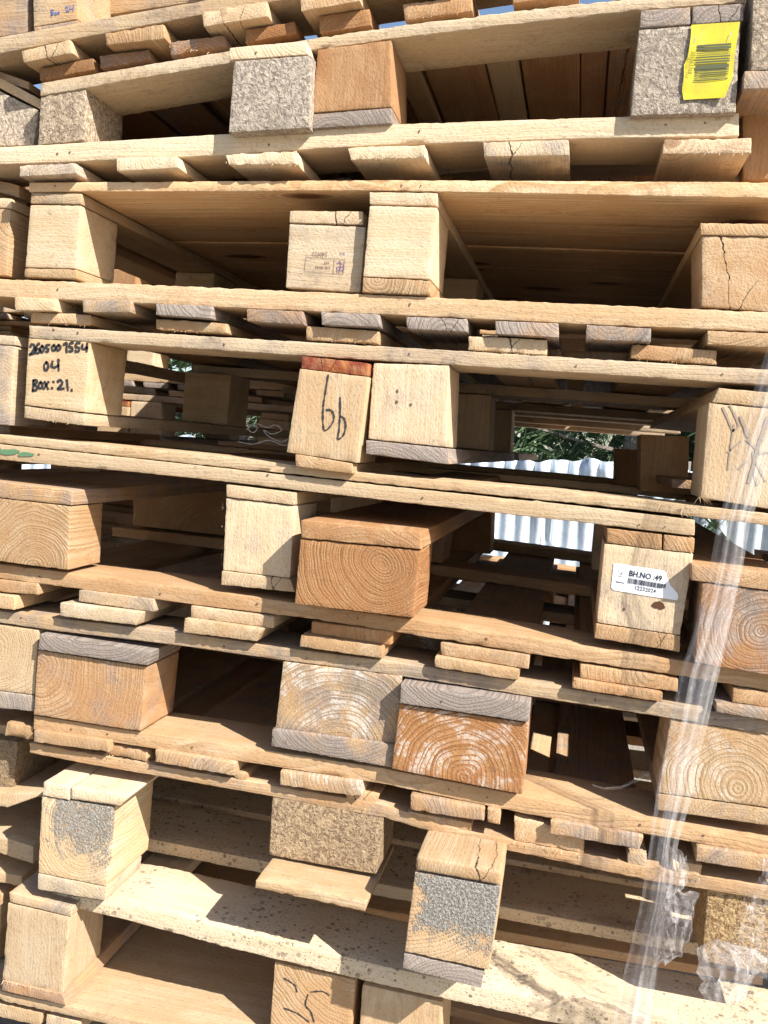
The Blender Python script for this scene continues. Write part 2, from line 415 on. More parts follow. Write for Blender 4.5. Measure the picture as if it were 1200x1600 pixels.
# ---- B lower (upside down: its deck hangs below)
PBl = empty('pallet', 'upside-down pallet below the yellow tag, pale front board and thick light board ends', 'pallet', GRP, 600, 210)
pc(PBl, 'bottom_board', (358, 74, 478, 63, 482, 85, 359, 94), -.02, .45, tone=.0, grey=.15, val=1.15, ring=.9, rsp=.004)
pc(PBl, 'block', (365, 95, 487, 86, 483, 200, 357, 207), -.02, .1, mat=CHIP, tone=.05, grey=.35, val=1.0, rear=(.53,))
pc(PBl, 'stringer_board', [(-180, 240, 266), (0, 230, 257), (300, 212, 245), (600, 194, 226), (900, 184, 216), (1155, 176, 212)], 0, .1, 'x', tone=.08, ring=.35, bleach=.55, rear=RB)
for q, kw in [((30, 258, 117, 254, 119, 272, 30, 276), {}), ((181, 247, 277, 244, 279, 263, 182, 268), {}),
              ((349, 240, 464, 235, 465, 258, 357, 258), dict(rag=.007)), ((542, 229, 664, 226, 665, 247, 547, 250), dict(rag=.004)),
              ((754, 222, 889, 217, 890, 243, 756, 245), {}), ((1037, 217, 1175, 215, 1174, 240, 1035, 241), dict(knot=1, tone=.4, rag=.003))]:
    kw.setdefault('tone', .05); kw.setdefault('rag', .002); kw.setdefault('val', 1.08); kw.setdefault('bleach', .45)
    pc(PBl, 'deck_board', q, -.014, LB, **kw)

# ---- C upper: wide boards running across
PC = empty('pallet', 'pallet whose underside of wide knotty boards is seen from below', 'pallet', GRP, 600, 370)
pc(PC, 'deck_board', [(45, 285, 300), (600, 281, 298), (1200, 284, 310), (1400, 285, 313)], 0, .145, 'x', tone=.2, knot=1, ring=.95, grey=0, bleach=0, val=1.3, rsp=.010)
for i in range(1, 6):
    o = pc(PC, 'deck_board', [(45, 285, 300), (600, 281, 298), (1200, 284, 310), (1400, 285, 313)], 0, .143, 'x', tone=.22+.03*i, knot=1, ring=.9, grey=0, bleach=0, val=1.3, rsp=.010)
    o.location.y += .1437*i; o.location.z += random.uniform(-.001, .001)
pc(PC, 'runner_board', (48, 301, 128, 302, 127, 319, 47, 318), .001, .85, 'y', tone=.1)
pc(PC, 'runner_board', (577, 300, 684, 301, 683, 322, 577, 319), .001, .85, 'y', tone=.2, grey=.1)
pc(PC, 'block', (47, 320, 126, 321, 119, 420, 39, 418), .002, .1, grain='x', bleach=.3, tone=.05, ring=.15, rear=(.45,))
pc(PC, 'block', (577, 321, 683, 324, 673, 437, 567, 432), -.002, .1, grain='x', bleach=.35, tone=.05, ring=.15, grey=.15, rear=(.45,))
pc(PC, 'bottom_board', (38, 419, 120, 421, 119, 436, 37, 433), .001, .85, tone=.15)
pc(PC, 'bottom_board', (567, 433, 673, 438, 671, 461, 565, 457), -.004, .85, tone=.3, ring=1)

# ---- C lower (upside down)
PCl = empty('pallet', 'upside-down pallet with an ink-stamped middle block and a cracked right block', 'pallet', GRP, 600, 470)
pc(PCl, 'top_board', (452, 329, 567, 330, 567, 351, 452, 348), .012, .8, tone=.2, grey=.1)
BLK_S = pc(PCl, 'block', (452, 350, 571, 354, 563, 457, 446, 449), .012, .1, grain='x', tone=.05, ring=.45)
pc(PCl, 'top_board', (1094, 348, 1225, 350, 1225, 370, 1094, 367), 0, .8, tone=.2, grey=.1)
pc(PCl, 'block', (1096, 368, 1225, 371, 1225, 489, 1096, 479), .002, .1, grain='y', tone=.35, ring=.25, crack=1, pith=(1140, 500))
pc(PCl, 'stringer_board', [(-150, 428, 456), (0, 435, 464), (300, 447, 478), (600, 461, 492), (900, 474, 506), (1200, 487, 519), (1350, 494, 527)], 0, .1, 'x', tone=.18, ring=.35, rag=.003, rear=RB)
for q, kw in [((22, 464, 87, 466, 86, 486, 23, 485), dict(tone=.1)), ((128, 468, 205, 470, 204, 489, 129, 488), dict(tone=.2, grey=.6)),
              ((243, 474, 331, 477, 330, 498, 243, 492), dict(grey=.9, ring=1)), ((385, 482, 473, 486, 474, 508, 386, 502), dict(tone=.7, grey=.5)),
              ((501, 487, 592, 491, 594, 512, 502, 508), dict(grey=.85)), ((634, 494, 730, 498, 730, 519, 635, 514), dict(grey=.8, ring=1, tone=.5)),
              ((773, 501, 873, 505, 873, 528, 775, 522), dict(grey=.75, ring=1, tone=.5)), ((916, 507, 1018, 513, 1017, 535, 915, 531), dict(grey=.75, tone=.5)),
              ((1105, 516, 1225, 521, 1225, 545, 1105, 538), dict(tone=.25, ring=1, grey=.1))]:
    pc(PCl, 'deck_board', q, -.006, LB, rag=.002, rsp=.006, **kw)

# ---- D upper
PD = empty('pallet', 'pallet whose left block is hand-lettered 2605007554 04 BOX:21.', 'pallet', GRP, 500, 580)
for q, kw in [((48, 487, 141, 491, 142, 508, 47, 504), {}), ((243, 497, 353, 505, 355, 522, 243, 515), {}), ((478, 509, 592, 516, 590, 537, 477, 531), {}),
              ((732, 525, 855, 530, 854, 555, 731, 547), dict(tone=.1, val=1.05)), ((988, 537, 1120, 547, 1120, 570, 985, 560), dict(tone=.5))]:
    kw.setdefault('tone', .3); pc(PD, 'deck_board', q, .004, LB, rag=.004, grey=.15, **kw)
pc(PD, 'stringer_board', [(45, 508, 527), (300, 524, 545), (600, 541, 564), (900, 559, 583), (1200, 577, 602), (1350, 586, 611)], 0, .1, 'x', tone=.2, ring=.35, rag=.002, rear=RB)
BLK_H = pc(PD, 'block', (44, 528, 142, 534, 133, 645, 38, 633), .001, .1, grain='x', tone=.05, ring=.12, val=1.05, rear=(.5,))
pc(PD, 'bottom_board', (38, 634, 133, 646, 131, 665, 37, 653), .002, LB, tone=.25)
pc(PD, 'block', (583, 567, 702, 571, 697, 699, 575, 686), 0, .1, grain='z', tone=.25, ring=.12, val=1.02, rear=RB)
pc(PD, 'bottom_board', (571, 687, 700, 701, 702, 726, 571, 709), -.004, LB, tone=.5, grey=.8)
pc(PD, 'block', (1001, 678, 1078, 682, 1074, 771, 1000, 768), .45, .1, grain='z', tone=.55, ring=.3)

pc(PD, 'block', (961, 700, 1003, 703, 1002, 762, 960, 760), .98, .1, grain='z', tone=.7)

# ---- D lower
PDl = empty('pallet', 'pallet with the block marked bb under a red-brown board end', 'pallet', GRP, 520, 700)
pc(PDl, 'top_board', (472, 556, 576, 567, 575, 588, 470, 576), -.012, .7, tone=.8, red=.95, ring=.5)
BLK_B = pc(PDl, 'block', (468, 576, 576, 589, 558, 724, 447, 707), -.012, .1, grain='z', tone=.12, ring=.45, pith=(520, 500), rsp=.007)
pc(PDl, 'bottom_board', (461, 709, 550, 724, 551, 741, 461, 729), -.014, .6, tone=.35)
pc(PDl, 'top_board', (1122, 606, 1240, 616, 1240, 640, 1112, 629), 0, .95, tone=.15, grey=0)
BLK_R = pc(PDl, 'block', (1107, 629, 1240, 642, 1240, 802, 1094, 778), .001, .1, grain='z', tone=.12, ring=.2)
pc(PDl, 'perimeter_board', [(-120, 668, 680), (0, 679, 692), (300, 708, 724), (600, 742, 757), (850, 764, 782), (1020, 783, 800), (1200, 803, 822), (1350, 819, 840)], 0, .1, 'x', tone=.12, rag=.003, rear=RB)
for x in (-90, 250, 640, 1130):
    pc(PDl, 'bottom_board', (x, 681 + .098*(x), x+100, 681+.098*(x+100), x+100, 694+.101*(x+100), x, 694+.101*x), .102, .42, tone=.6)

# ---- E upper
PE = empty('pallet', 'pallet carrying the white BH.NO sticker, with a green-stained front board', 'pallet', GRP, 700, 830)
pc(PE, 'perimeter_board', [(-120, 682, 706), (0, 694, 718), (300, 726, 747), (600, 759, 782), (850, 785, 810), (1086, 813, 838)], -.002, .1, 'x', tone=.1, rag=.0015, ring=.35, rear=RB)
pc(PE, 'bottom_board', (353, 757, 463, 770, 460, 790, 353, 777), -.002, LB, tone=.15)
pc(PE, 'block', (353, 778, 461, 791, 453, 904, 348, 891), 0, .1, grain='z', tone=.0, ring=.1, bleach=.4, val=1.08, rear=RB)
pc(PE, 'bottom_board', (346, 892, 454, 905, 461, 926, 345, 914), -.003, .1, tone=.2)
pc(PE, 'bottom_board', (948, 825, 1035, 835, 1034, 860, 948, 848), -.001, LB, tone=.5, ring=1)
pc(PE, 'bottom_board', (1037, 835, 1086, 841, 1084, 864, 1036, 860), -.001, LB, tone=.5, ring=.7)
BLK_N = pc(PE, 'block', (944, 849, 1084, 865, 1063, 993, 932, 973), 0, .1, grain='z', tone=.18, ring=.2, knot=.6, val=1.05, rear=(.53,))
pc(PE, 'bottom_board', (931, 974, 1064, 994, 1062, 1019, 928, 997), -.002, .4, tone=.5)

# ---- E lower (deck below)
PEl = empty('pallet', 'upside-down pallet with big ringed orange blocks in the middle of the stack', 'pallet', GRP, 500, 920)
pc(PEl, 'top_board', (-90, 742, 113, 766, 112, 790, -90, 768), -.012, 1.0, tone=.35, ring=.9, pith=(60, 900), rsp=.006)
pc(PEl, 'block', (-90, 769, 110, 791, 106, 891, -90, 866), -.012, .085, tone=.35, ring=1, pith=(55, 885), rsp=.0055, rear=(.55,))
pc(PEl, 'top_board', (470, 812, 657, 832, 659, 859, 470, 841), -.042, 1.0, tone=.7, ring=.7, pith=(560, 950), rsp=.006)
pc(PEl, 'block', (469, 842, 656, 860, 646, 966, 460, 944), -.040, .1, tone=.85, ring=1, pith=(600, 878), rsp=.0042)
pc(PEl, 'block', (596, 800, 700, 809, 690, 880, 592, 868), .5, .1, tone=.8, ring=.6)
pc(PEl, 'block', (690, 790, 768, 797, 766, 866, 689, 858), .98, .1, tone=.8, ring=.6)
pc(PEl, 'top_board', (1080, 881, 1240, 900, 1240, 928, 1080, 907), -.02, 1.0, tone=.5, ring=.5)
pc(PEl, 'block', (1097, 910, 1240, 929, 1240, 1062, 1085, 1036), -.018, .1, tone=.8, ring=.9, pith=(1190, 985), white=.25, rsp=.005)
pc(PEl, 'stringer_board', [(-120, 866, 886), (0, 881, 903), (120, 896, 919), (300, 919, 944), (460, 941, 963), (600, 961, 985), (820, 995, 1021), (1070, 1034, 1058), (1200, 1054, 1080), (1350, 1075, 1102)], 0, .1, 'x', tone=.45, ring=.5, grey=.12, rag=.003, rear=RB)
for q, kw in [((-60, 899, 58, 912, 60, 930, -60, 920), dict(tone=.4)), ((123, 921, 240, 936, 241, 957, 122, 940), dict(tone=.15)),
              ((298, 946, 428, 963, 427, 982, 298, 965), dict(tone=.25)), ((486, 971, 612, 987, 612, 1009, 486, 990), dict(tone=.8)),
              ((688, 1004, 828, 1024, 826, 1046, 688, 1024), dict(tone=.3)), ((906, 1038, 1060, 1060, 1059, 1082, 906, 1060), dict(tone=.35, ring=1)),
              ((1145, 1074, 1240, 1088, 1240, 1112, 1144, 1098), dict(tone=.5))]:
    pc(PEl, 'deck_board', q, -.003, LB, rag=.002, rsp=.006, **kw)

# ---- F upper
PF = empty('pallet', 'pallet with whitish deck ends and a grey ringed block beside the rust-brown one', 'pallet', GRP, 500, 1010)
for q, kw in [((-60, 923, 23, 932, 22, 954, -60, 944), dict(tone=.2, grey=.2)), ((94, 941, 222, 957, 213, 978, 92, 963), dict(tone=0, grey=.3, white=.4)),
              ((288, 966, 412, 983, 402, 1003, 286, 989), dict(tone=.1, grey=.2)), ((470, 991, 600, 1010, 598, 1030, 467, 1011), dict(tone=.3, grey=.2)),
              ((679, 1025, 812, 1047, 810, 1064, 678, 1043), dict(tone=.3, ring=.2)), ((895, 1061, 1036, 1083, 1035, 1098, 893, 1076), dict(tone=.6)),
              ((1118, 1098, 1240, 1114, 1240, 1133, 1118, 1114), dict(tone=.3, grey=.6))]:
    pc(PF, 'deck_board', q, -.012, LB, rag=.003, **kw)
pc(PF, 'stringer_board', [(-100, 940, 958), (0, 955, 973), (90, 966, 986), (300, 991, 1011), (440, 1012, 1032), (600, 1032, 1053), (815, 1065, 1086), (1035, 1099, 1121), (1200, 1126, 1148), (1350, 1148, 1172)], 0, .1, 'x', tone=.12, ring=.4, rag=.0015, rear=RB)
pc(PF, 'block', (-90, 964, 60, 985, 54, 1086, -90, 1069), .001, .09, tone=.2, ring=.85, pith=(-5, 1010), rsp=.0055, grey=.25, rear=(.53,))
pc(PF, 'bottom_board', (-90, 1070, 53, 1087, 52, 1112, -90, 1099), 0, LB, tone=.1, grey=.65)
pc(PF, 'block', (442, 1034, 628, 1057, 620, 1163, 430, 1137), -.002, .1, tone=.25, ring=1, white=.8, grey=.5, pith=(530, 1175), rsp=.006, rear=(.53,))
pc(PF, 'bottom_board', (425, 1138, 619, 1164, 612, 1200, 422, 1166), -.008, LB, tone=.3, grey=.6, rag=.003)
pc(PF, 'block', (1047, 1124, 1240, 1153, 1240, 1268, 1028, 1239), .002, .1, tone=.25, ring=.9, white=.5, grey=.2, pith=(1150, 1230), rsp=.006)
pc(PF, 'bottom_board', (1028, 1240, 1240, 1269, 1240, 1296, 1027, 1266), .002, LB, tone=.3, grey=.4)

# ---- F lower
PFl = empty('pallet', 'upside-down pallet with the white-streaked rust-brown ringed block under a grey board end', 'pallet', GRP, 500, 1150)
pc(PFl, 'top_board', (61, 990, 239, 1018, 231, 1041, 59, 1015), -.012, .1, tone=.3, grey=.85, ring=1, pith=(150, 900))
pc(PFl, 'block', (59, 1016, 230, 1042, 220, 1143, 52, 1117), -.006, .1, tone=.6, ring=.75, grey=.35, pith=(60, 1040), rsp=.006, rear=(.53,))
pc(PFl, 'top_board', (626, 1068, 829, 1097, 826, 1129, 624, 1099), -.022, .1, tone=.4, grey=.95, ring=.9, pith=(730, 1000))
pc(PFl, 'block', (624, 1100, 826, 1130, 816, 1242, 611, 1202), -.016, .1, tone=.95, ring=.9, white=.65, pith=(725, 1215), rsp=.006, val=.92)
pc(PFl, 'stringer_board', [(52, 1118, 1140), (235, 1146, 1169), (420, 1173, 1196), (600, 1201, 1226), (815, 1243, 1271), (1025, 1282, 1306), (1150, 1304, 1329), (1350, 1338, 1364)], 0, .1, 'x', tone=.3, ring=.75, rag=.0015, rear=RB, rsp=.003)
for q, kw in [((52, 1141, 172, 1158, 170, 1176, 52, 1160), dict(tone=.3)), ((242, 1171, 368, 1192, 366, 1213, 242, 1191), dict(tone=.3, ring=.8, grey=.4)),
              ((437, 1204, 565, 1222, 566, 1246, 437, 1227), dict(tone=.3, white=.6, grey=.4)), ((641, 1241, 757, 1262, 757, 1284, 641, 1266), dict(tone=.4, grey=.4)),
              ((761, 1263, 782, 1266, 781, 1289, 761, 1285), dict(tone=.5, grey=.3)), ((860, 1281, 1006, 1307, 1000, 1328, 859, 1303), dict(tone=.4, grey=.5)),
              ((1088, 1322, 1240, 1346, 1240, 1370, 1087, 1346), dict(tone=.4, grey=.5))]:
    pc(PFl, 'deck_board', q, -.008, LB, rag=.0025, rsp=.005, **kw)

# ---- G upper
PG = empty('pallet', 'lower pallet with two dirt-stained blocks and a brown particle block between them', 'pallet', GRP, 400, 1260)
for q, kw in [((8, 1128, 52, 1137, 50, 1158, 7, 1150), dict(tone=.3)), ((165, 1161, 232, 1173, 232, 1192, 165, 1178), dict(tone=.5)), ((365, 1205, 385, 1209, 384, 1226, 365, 1222), dict(tone=.4)),
              ((540, 1232, 592, 1242, 584, 1265, 540, 1256), dict(tone=.3)), ((634, 1267, 738, 1286, 736, 1300, 634, 1280), dict(tone=.35)),
              ((803, 1274, 913, 1304, 913, 1335, 803, 1314), dict(tone=.3, val=1.1)), ((980, 1330, 1012, 1335, 1010, 1360, 980, 1353), dict(tone=.3)),
              ((1050, 1344, 1098, 1352, 1095, 1372, 1050, 1364), dict(tone=.3, val=1.1))]:
    pc(PG, 'deck_board', q, .004, LB, rag=.005, **kw)
pc(PG, 'stringer_board', [(45, 1160, 1176), (150, 1179, 1196), (300, 1205, 1222), (425, 1227, 1244), (590, 1255, 1276), (740, 1301, 1319), (805, 1315, 1332), (1010, 1356, 1376), (1200, 1386, 1408), (1350, 1410, 1432)], .003, .1, 'x', tone=.35, rag=.003, rear=RB)
pc(PG, 'top_board', (67, 1222, 108, 1229, 108, 1251, 66, 1243), -.035, .6, tone=0, grey=.2, bleach=.5, val=1.08)
pc(PG, 'top_board', (109, 1229, 204, 1244, 187, 1261, 109, 1250), -.035, .6, tone=0, grey=.1, bleach=.5, val=1.08, r=.004)
pc(PG, 'block', (65, 1244, 176, 1262, 167, 1386, 59, 1364), -.033, .12, tone=.0, ring=.7, pith=(135, 1300), grey=.25, rsp=.005, bleach=.1, cement=.72, val=1.1)
pc(PG, 'bottom_board', (59, 1365, 167, 1387, 164, 1408, 58, 1390), -.034, .1, tone=.05, grey=.4)
pc(PG, 'block', (425, 1244, 600, 1273, 588, 1367, 420, 1337), .004, .1, mat=CHIP, tone=.7, grey=.15, val=1.05, rear=(.53,))
pc(PG, 'bottom_board', (399, 1374, 574, 1410, 570, 1425, 398, 1388), -.055, .17, 'x', tone=.1, grey=.1, rag=.003)
pc(PG, 'top_board', (650, 1338, 785, 1362, 782, 1385, 648, 1361), -.075, .2, tone=.25, grey=.2, r=.004)
pc(PG, 'block', (648, 1362, 782, 1386, 764, 1517, 632, 1487), -.072, .11, tone=.25, ring=.7, cement=1., val=1.05, pith=(600, 1250), rsp=.005)
pc(PG, 'bottom_board', (631, 1489, 757, 1518, 752, 1545, 628, 1514), -.07, .11, tone=.2, grey=1.)
pc(PG, 'block', (1106, 1384, 1250, 1412, 1250, 1532, 1096, 1502), .01, .1, mat=CHIP, tone=.8, val=1.15)

# ---- G lower: wide pale boards seen from above
PGl = empty('pallet', 'pallet with a wide whitish speckled board along its front near the bottom', 'pallet', GRP, 400, 1450)
pc(PGl, 'deck_board', [(58, 1391, 1405), (200, 1414, 1438), (350, 1449, 1480), (600, 1510, 1540), (850, 1562, 1596), (1000, 1590, 1625), (1300, 1648, 1690)], -.008, .118, 'x', tone=0, grey=.12, spots=1, ring=.12, bleach=.6, val=1.03, rag=.002)
for i, (y, dz) in enumerate([(.135, 8), (.30, 14), (.46, 4), (.62, 12), (.80, 6)]):
    pc(PGl, 'deck_board', [(30, 1360+dz-22, 1360+dz), (600, 1478+dz-22, 1478+dz), (1250, 1608+dz-22, 1608+dz)] , 0, .135, 'x', tone=.0+.08*i, spots=1, knot=.3, ring=.25, bleach=.35, val=1.08).location.y += y
pc(PGl, 'runner_board', (165, 1400, 238, 1412, 236, 1432, 164, 1418), .02, 1.0, tone=.2, grey=.1)

# ---- H: lowest visible
PH = empty('pallet', 'lowest visible pallet, its left block splintered along its foot', 'pallet', GRP, 250, 1560)
pc(PH, 'top_board', (14, 1394, 112, 1419, 111, 1433, 14, 1410), -.03, .35, tone=.2, grey=.45)
pc(PH, 'block', (12, 1411, 108, 1433, 98, 1553, 3, 1531), -.03, .1, grain='z', tone=.15, ring=.3, rag=.003, rear=(.5,))
pc(PH, 'bottom_board', (3, 1532, 98, 1554, 104, 1572, 2, 1548), -.033, .9, tone=.3, red=.3)
BLK_Y = pc(PH, 'block', (429, 1503, 555, 1531, 545, 1650, 420, 1622), .0, .11, tone=.35, ring=.8, pith=(560, 1480), val=1.0, rsp=.005)
pc(PH, 'block', (566, 1538, 692, 1566, 684, 1685, 558, 1657), .004, .11, grain='z', tone=.15, ring=.35)
pc(PH, 'perimeter_board', [(-120, 1524, 1541), (0, 1549, 1564), (110, 1572, 1588), (300, 1613, 1632), (600, 1680, 1700)], -.025, .34, 'x', tone=.15, ring=.35, rag=.003)
pc(PH, 'perimeter_board', [(-120, 1524, 1541), (0, 1549, 1564), (110, 1572, 1588), (300, 1613, 1632), (600, 1680, 1700), (1300, 1830, 1850)], -.02, .2, 'x', tone=.4, ring=.35).location.y += .4
for q in ((-50, 1558, 66, 1583, 62, 1604, -50, 1578), (72, 1585, 125, 1597, 122, 1622, 70, 1612), (200, 1612, 330, 1640, 328, 1665, 199, 1637)):
    pc(PH, 'deck_board', q, -.02, LB, tone=.2)

# ================================================================== left stack, seen past the edge of the main one
GL = 'pallets of the neighbouring stack on the left'
LS = []
def lpal(label, py):
    return empty('pallet', label, 'pallet', GL, -60, py, .05)
L1 = lpal('leftmost pallet at the top left corner, tan block under the sky', 20)
pc(L1, 'block', (-60, -60, 45, -45, 44, 51, -60, 66), .03, .1, grain='x', tone=.4, ring=.3)
pc(L1, 'stringer_board', [(-300, 118, 135), (-60, 90, 108), (45, 128, 140)], .04, .1, 'x', tone=.3, rear=(.53,))
L2 = lpal('pallet of the left stack with a pale chip block beside the leaning pallet', 170)
pc(L2, 'top_board', (-80, 78, 64, 156, 62, 170, -80, 96), .03, .7, tone=.1, grey=.1)
pc(L2, 'block', (-80, 100, 60, 173, 52, 228, -80, 228), .03, .1, mat=CHIP, tone=.25, val=1.2)
pc(L2, 'stringer_board', [(-300, 262, 280), (-60, 266, 284), (30, 290, 309)], .05, .1, 'x', tone=.35, rear=(.53,))
pc(L2, 'deck_board', (-60, 285, 42, 312, 40, 328, -60, 300), .08, LB, tone=.5)
L3 = lpal('pallet of the left stack with a block half lit, left of the knotty underside', 370)
pc(L3, 'top_board', (-60, 305, 18, 310, 18, 326, -60, 322), .02, .8, tone=.2)
pc(L3, 'block', (-60, 323, 16, 327, 11, 431, -60, 427), .02, .1, tone=.3, ring=.8)
pc(L3, 'stringer_board', [(-300, 432, 455), (-60, 440, 463), (20, 455, 475)], .11, .1, 'x', tone=.35)
L4 = lpal('pallet of the left stack with a grey-stained block left of the lettered block', 590)
pc(L4, 'top_board', (-60, 519, 24, 525, 24, 540, -60, 534), .01, .8, tone=.2)
pc(L4, 'block', (-60, 535, 22, 541, 16, 665, -60, 660), .01, .1, tone=.25, grey=.6, ring=.4)
pc(L4, 'bottom_board', (-60, 661, 16, 666, 16, 682, -60, 677), .11, .5, tone=.5)
L5 = lpal('pallet of the left stack with a dark pressed-chip block in shade', 1190)
pc(L5, 'stringer_board', [(-300, 1110, 1130), (-60, 1120, 1139), (20, 1136, 1155)], .06, .1, 'x', tone=.35)
pc(L5, 'block', (-80, 1140, 28, 1160, 20, 1240, -80, 1232), .04, .13, mat=CHIP, tone=1., val=.85)
pc(L5, 'deck_board', (-80, 1234, 70, 1241, 12, 1262, -80, 1254), .02, .8, tone=.1)
L6 = lpal('pallet of the left stack with pale boards lying beside the cement-marked block', 1320)
pc(L6, 'deck_board', [(-300, 1240, 1262), (-60, 1290, 1315), (52, 1322, 1350)], .03, .14, 'x', tone=.15, spots=.2)
pc(L6, 'deck_board', [(-300, 1240, 1262), (-60, 1290, 1315), (52, 1322, 1350)], .03, .14, 'x', tone=.3, spots=.2).location.y += .19
pc(L6, 'deck_board', (-60, 1350, 34, 1369, 34, 1386, -60, 1367), .03, .8, tone=.2)
pc(L6, 'block', (-60, 1387, 3, 1398, -2, 1500, -60, 1490), .03, .1, tone=.3)

# ================================================================== right stack
GR = 'pallets of the neighbouring stack on the right'
R1 = empty('pallet', 'pallet of the right stack, chip block above a grey board end, beside the yellow tag', 'pallet', GR, 1220, 120)
pc(R1, 'block', (1178, -40, 1330, -46, 1330, 107, 1172, 110), -.02, .1, mat=CHIP, tone=.4, val=1.)
pc(R1, 'bottom_board', (1163, 110, 1330, 108, 1330, 138, 1161, 139), -.02, .8, tone=.3, grey=.5)
pc(R1, 'block', (1160, 140, 1330, 139, 1330, 284, 1161, 280), .06, .1, grain='z', tone=.6, ring=.3)


# background -----------------------------------------------------------------
def raw(name, V, Fc, mat, parent=None, loc=(0, 0, 0)):
    me = bpy.data.meshes.new(name); me.from_pydata([tuple(map(float, v)) for v in V], [], Fc); me.update()
    return link(name, me, parent, loc, mat)

def ground_material():
    k = NT('dusty_ground'); tc = k.n.new('ShaderNodeTexCoord').outputs['Object']
    a = k.noise(tc, 3, 6, .65); b_ = k.noise(tc, 60, 4, .7)
    k.l.new(k.mix(b_, k.mix(a, (.20, .16, .12), (.33, .28, .21)), (.26, .23, .19)), k.b.inputs['Base Color'])
    k.b.inputs['Roughness'].default_value = .95
    k.l.new(k.bump(k.math('ADD', a, b_), .6, .02), k.b.inputs['Normal'])
    return k.m
g = raw('ground', [(-60, -40, 0), (60, -40, 0), (60, 90, 0), (-60, 90, 0)], [(0, 1, 2, 3)], ground_material()); g['kind'] = 'structure'

def metal_material():
    k = NT('galvanised_sheet'); tc = k.n.new('ShaderNodeTexCoord').outputs['Object']
    a = k.noise(tc, 4, 5, .7); b_ = k.noise(tc, 30, 4, .7)
    c = k.mix(k.rng(a, .3, .7), (.60, .68, .76), (.40, .46, .53)); c = k.mix(k.rng(b_, .62, .72, 0, .6), c, (.24, .12, .06))
    k.l.new(c, k.b.inputs['Base Color']); k.b.inputs['Metallic'].default_value = .35; k.b.inputs['Roughness'].default_value = .5
    k.l.new(k.bump(a, .3, .02), k.b.inputs['Normal'])
    return k.m
METAL = metal_material()
FY = 4.6
fe = link('metal_fence', None, None, (0, FY, 0)); fe['label'] = 'crumpled corrugated metal sheet fence in the sun beyond the stack, seen through the gaps'; fe['category'] = 'fence'
x = -4.2; i = 0
rr_ = random.Random(3)
while x < 5.2:
    wd = .86; top = 1.19 + rr_.uniform(-.05, .03); n = 60; m = 14
    V = []; tilt = rr_.uniform(-.03, .03); ph = rr_.uniform(0, 6); bend = rr_.uniform(.01, .05)
    for j in range(m+1):
        for q in range(n+1):
            u = q/n; z = .02 + (top-.02+tilt*(u-.5)+.018*math.sin(u*9+ph)+.008*math.sin(u*31+ph))*j/m
            yy = .014*math.sin(u*wd/.10*2*math.pi) + bend*math.sin(u*3+ph+j*.25) + (i % 2)*.025
            if j > m-3: yy += .02*math.sin(u*17+ph)*(j-m+3)/3
            V.append((x+u*wd, yy, z))
    Fc = [(j*(n+1)+q, j*(n+1)+q+1, (j+1)*(n+1)+q+1, (j+1)*(n+1)+q) for j in range(m) for q in range(n)]
    o = raw('metal_sheet', V, Fc, METAL, fe, (0, FY, 0))
    for p in o.data.polygons: p.use_smooth = True
    sm = o.modifiers.new('thickness', 'SOLIDIFY'); sm.thickness = .0012
    x += .80; i += 1
POST = simple('grey_post', (.30, .27, .24), .8)
def boxV(x0, x1, y0, y1, z0, z1):
    return [(x0, y0, z0), (x1, y0, z0), (x1, y1, z0), (x0, y1, z0), (x0, y0, z1), (x1, y0, z1), (x1, y1, z1), (x0, y1, z1)]
BF = [(0, 3, 2, 1), (4, 5, 6, 7), (0, 1, 5, 4), (1, 2, 6, 5), (2, 3, 7, 6), (3, 0, 4, 7)]
for px_ in (-3.4, -1.4, .62, 2.6, 4.6):
    raw('fence_post', boxV(px_, px_+.06, .07, .13, 0, 1.24), BF, POST, fe, (0, FY, 0))
raw('rail', boxV(-4.2, 5.3, .07, .11, .9, .95), BF, POST, fe, (0, FY, 0))

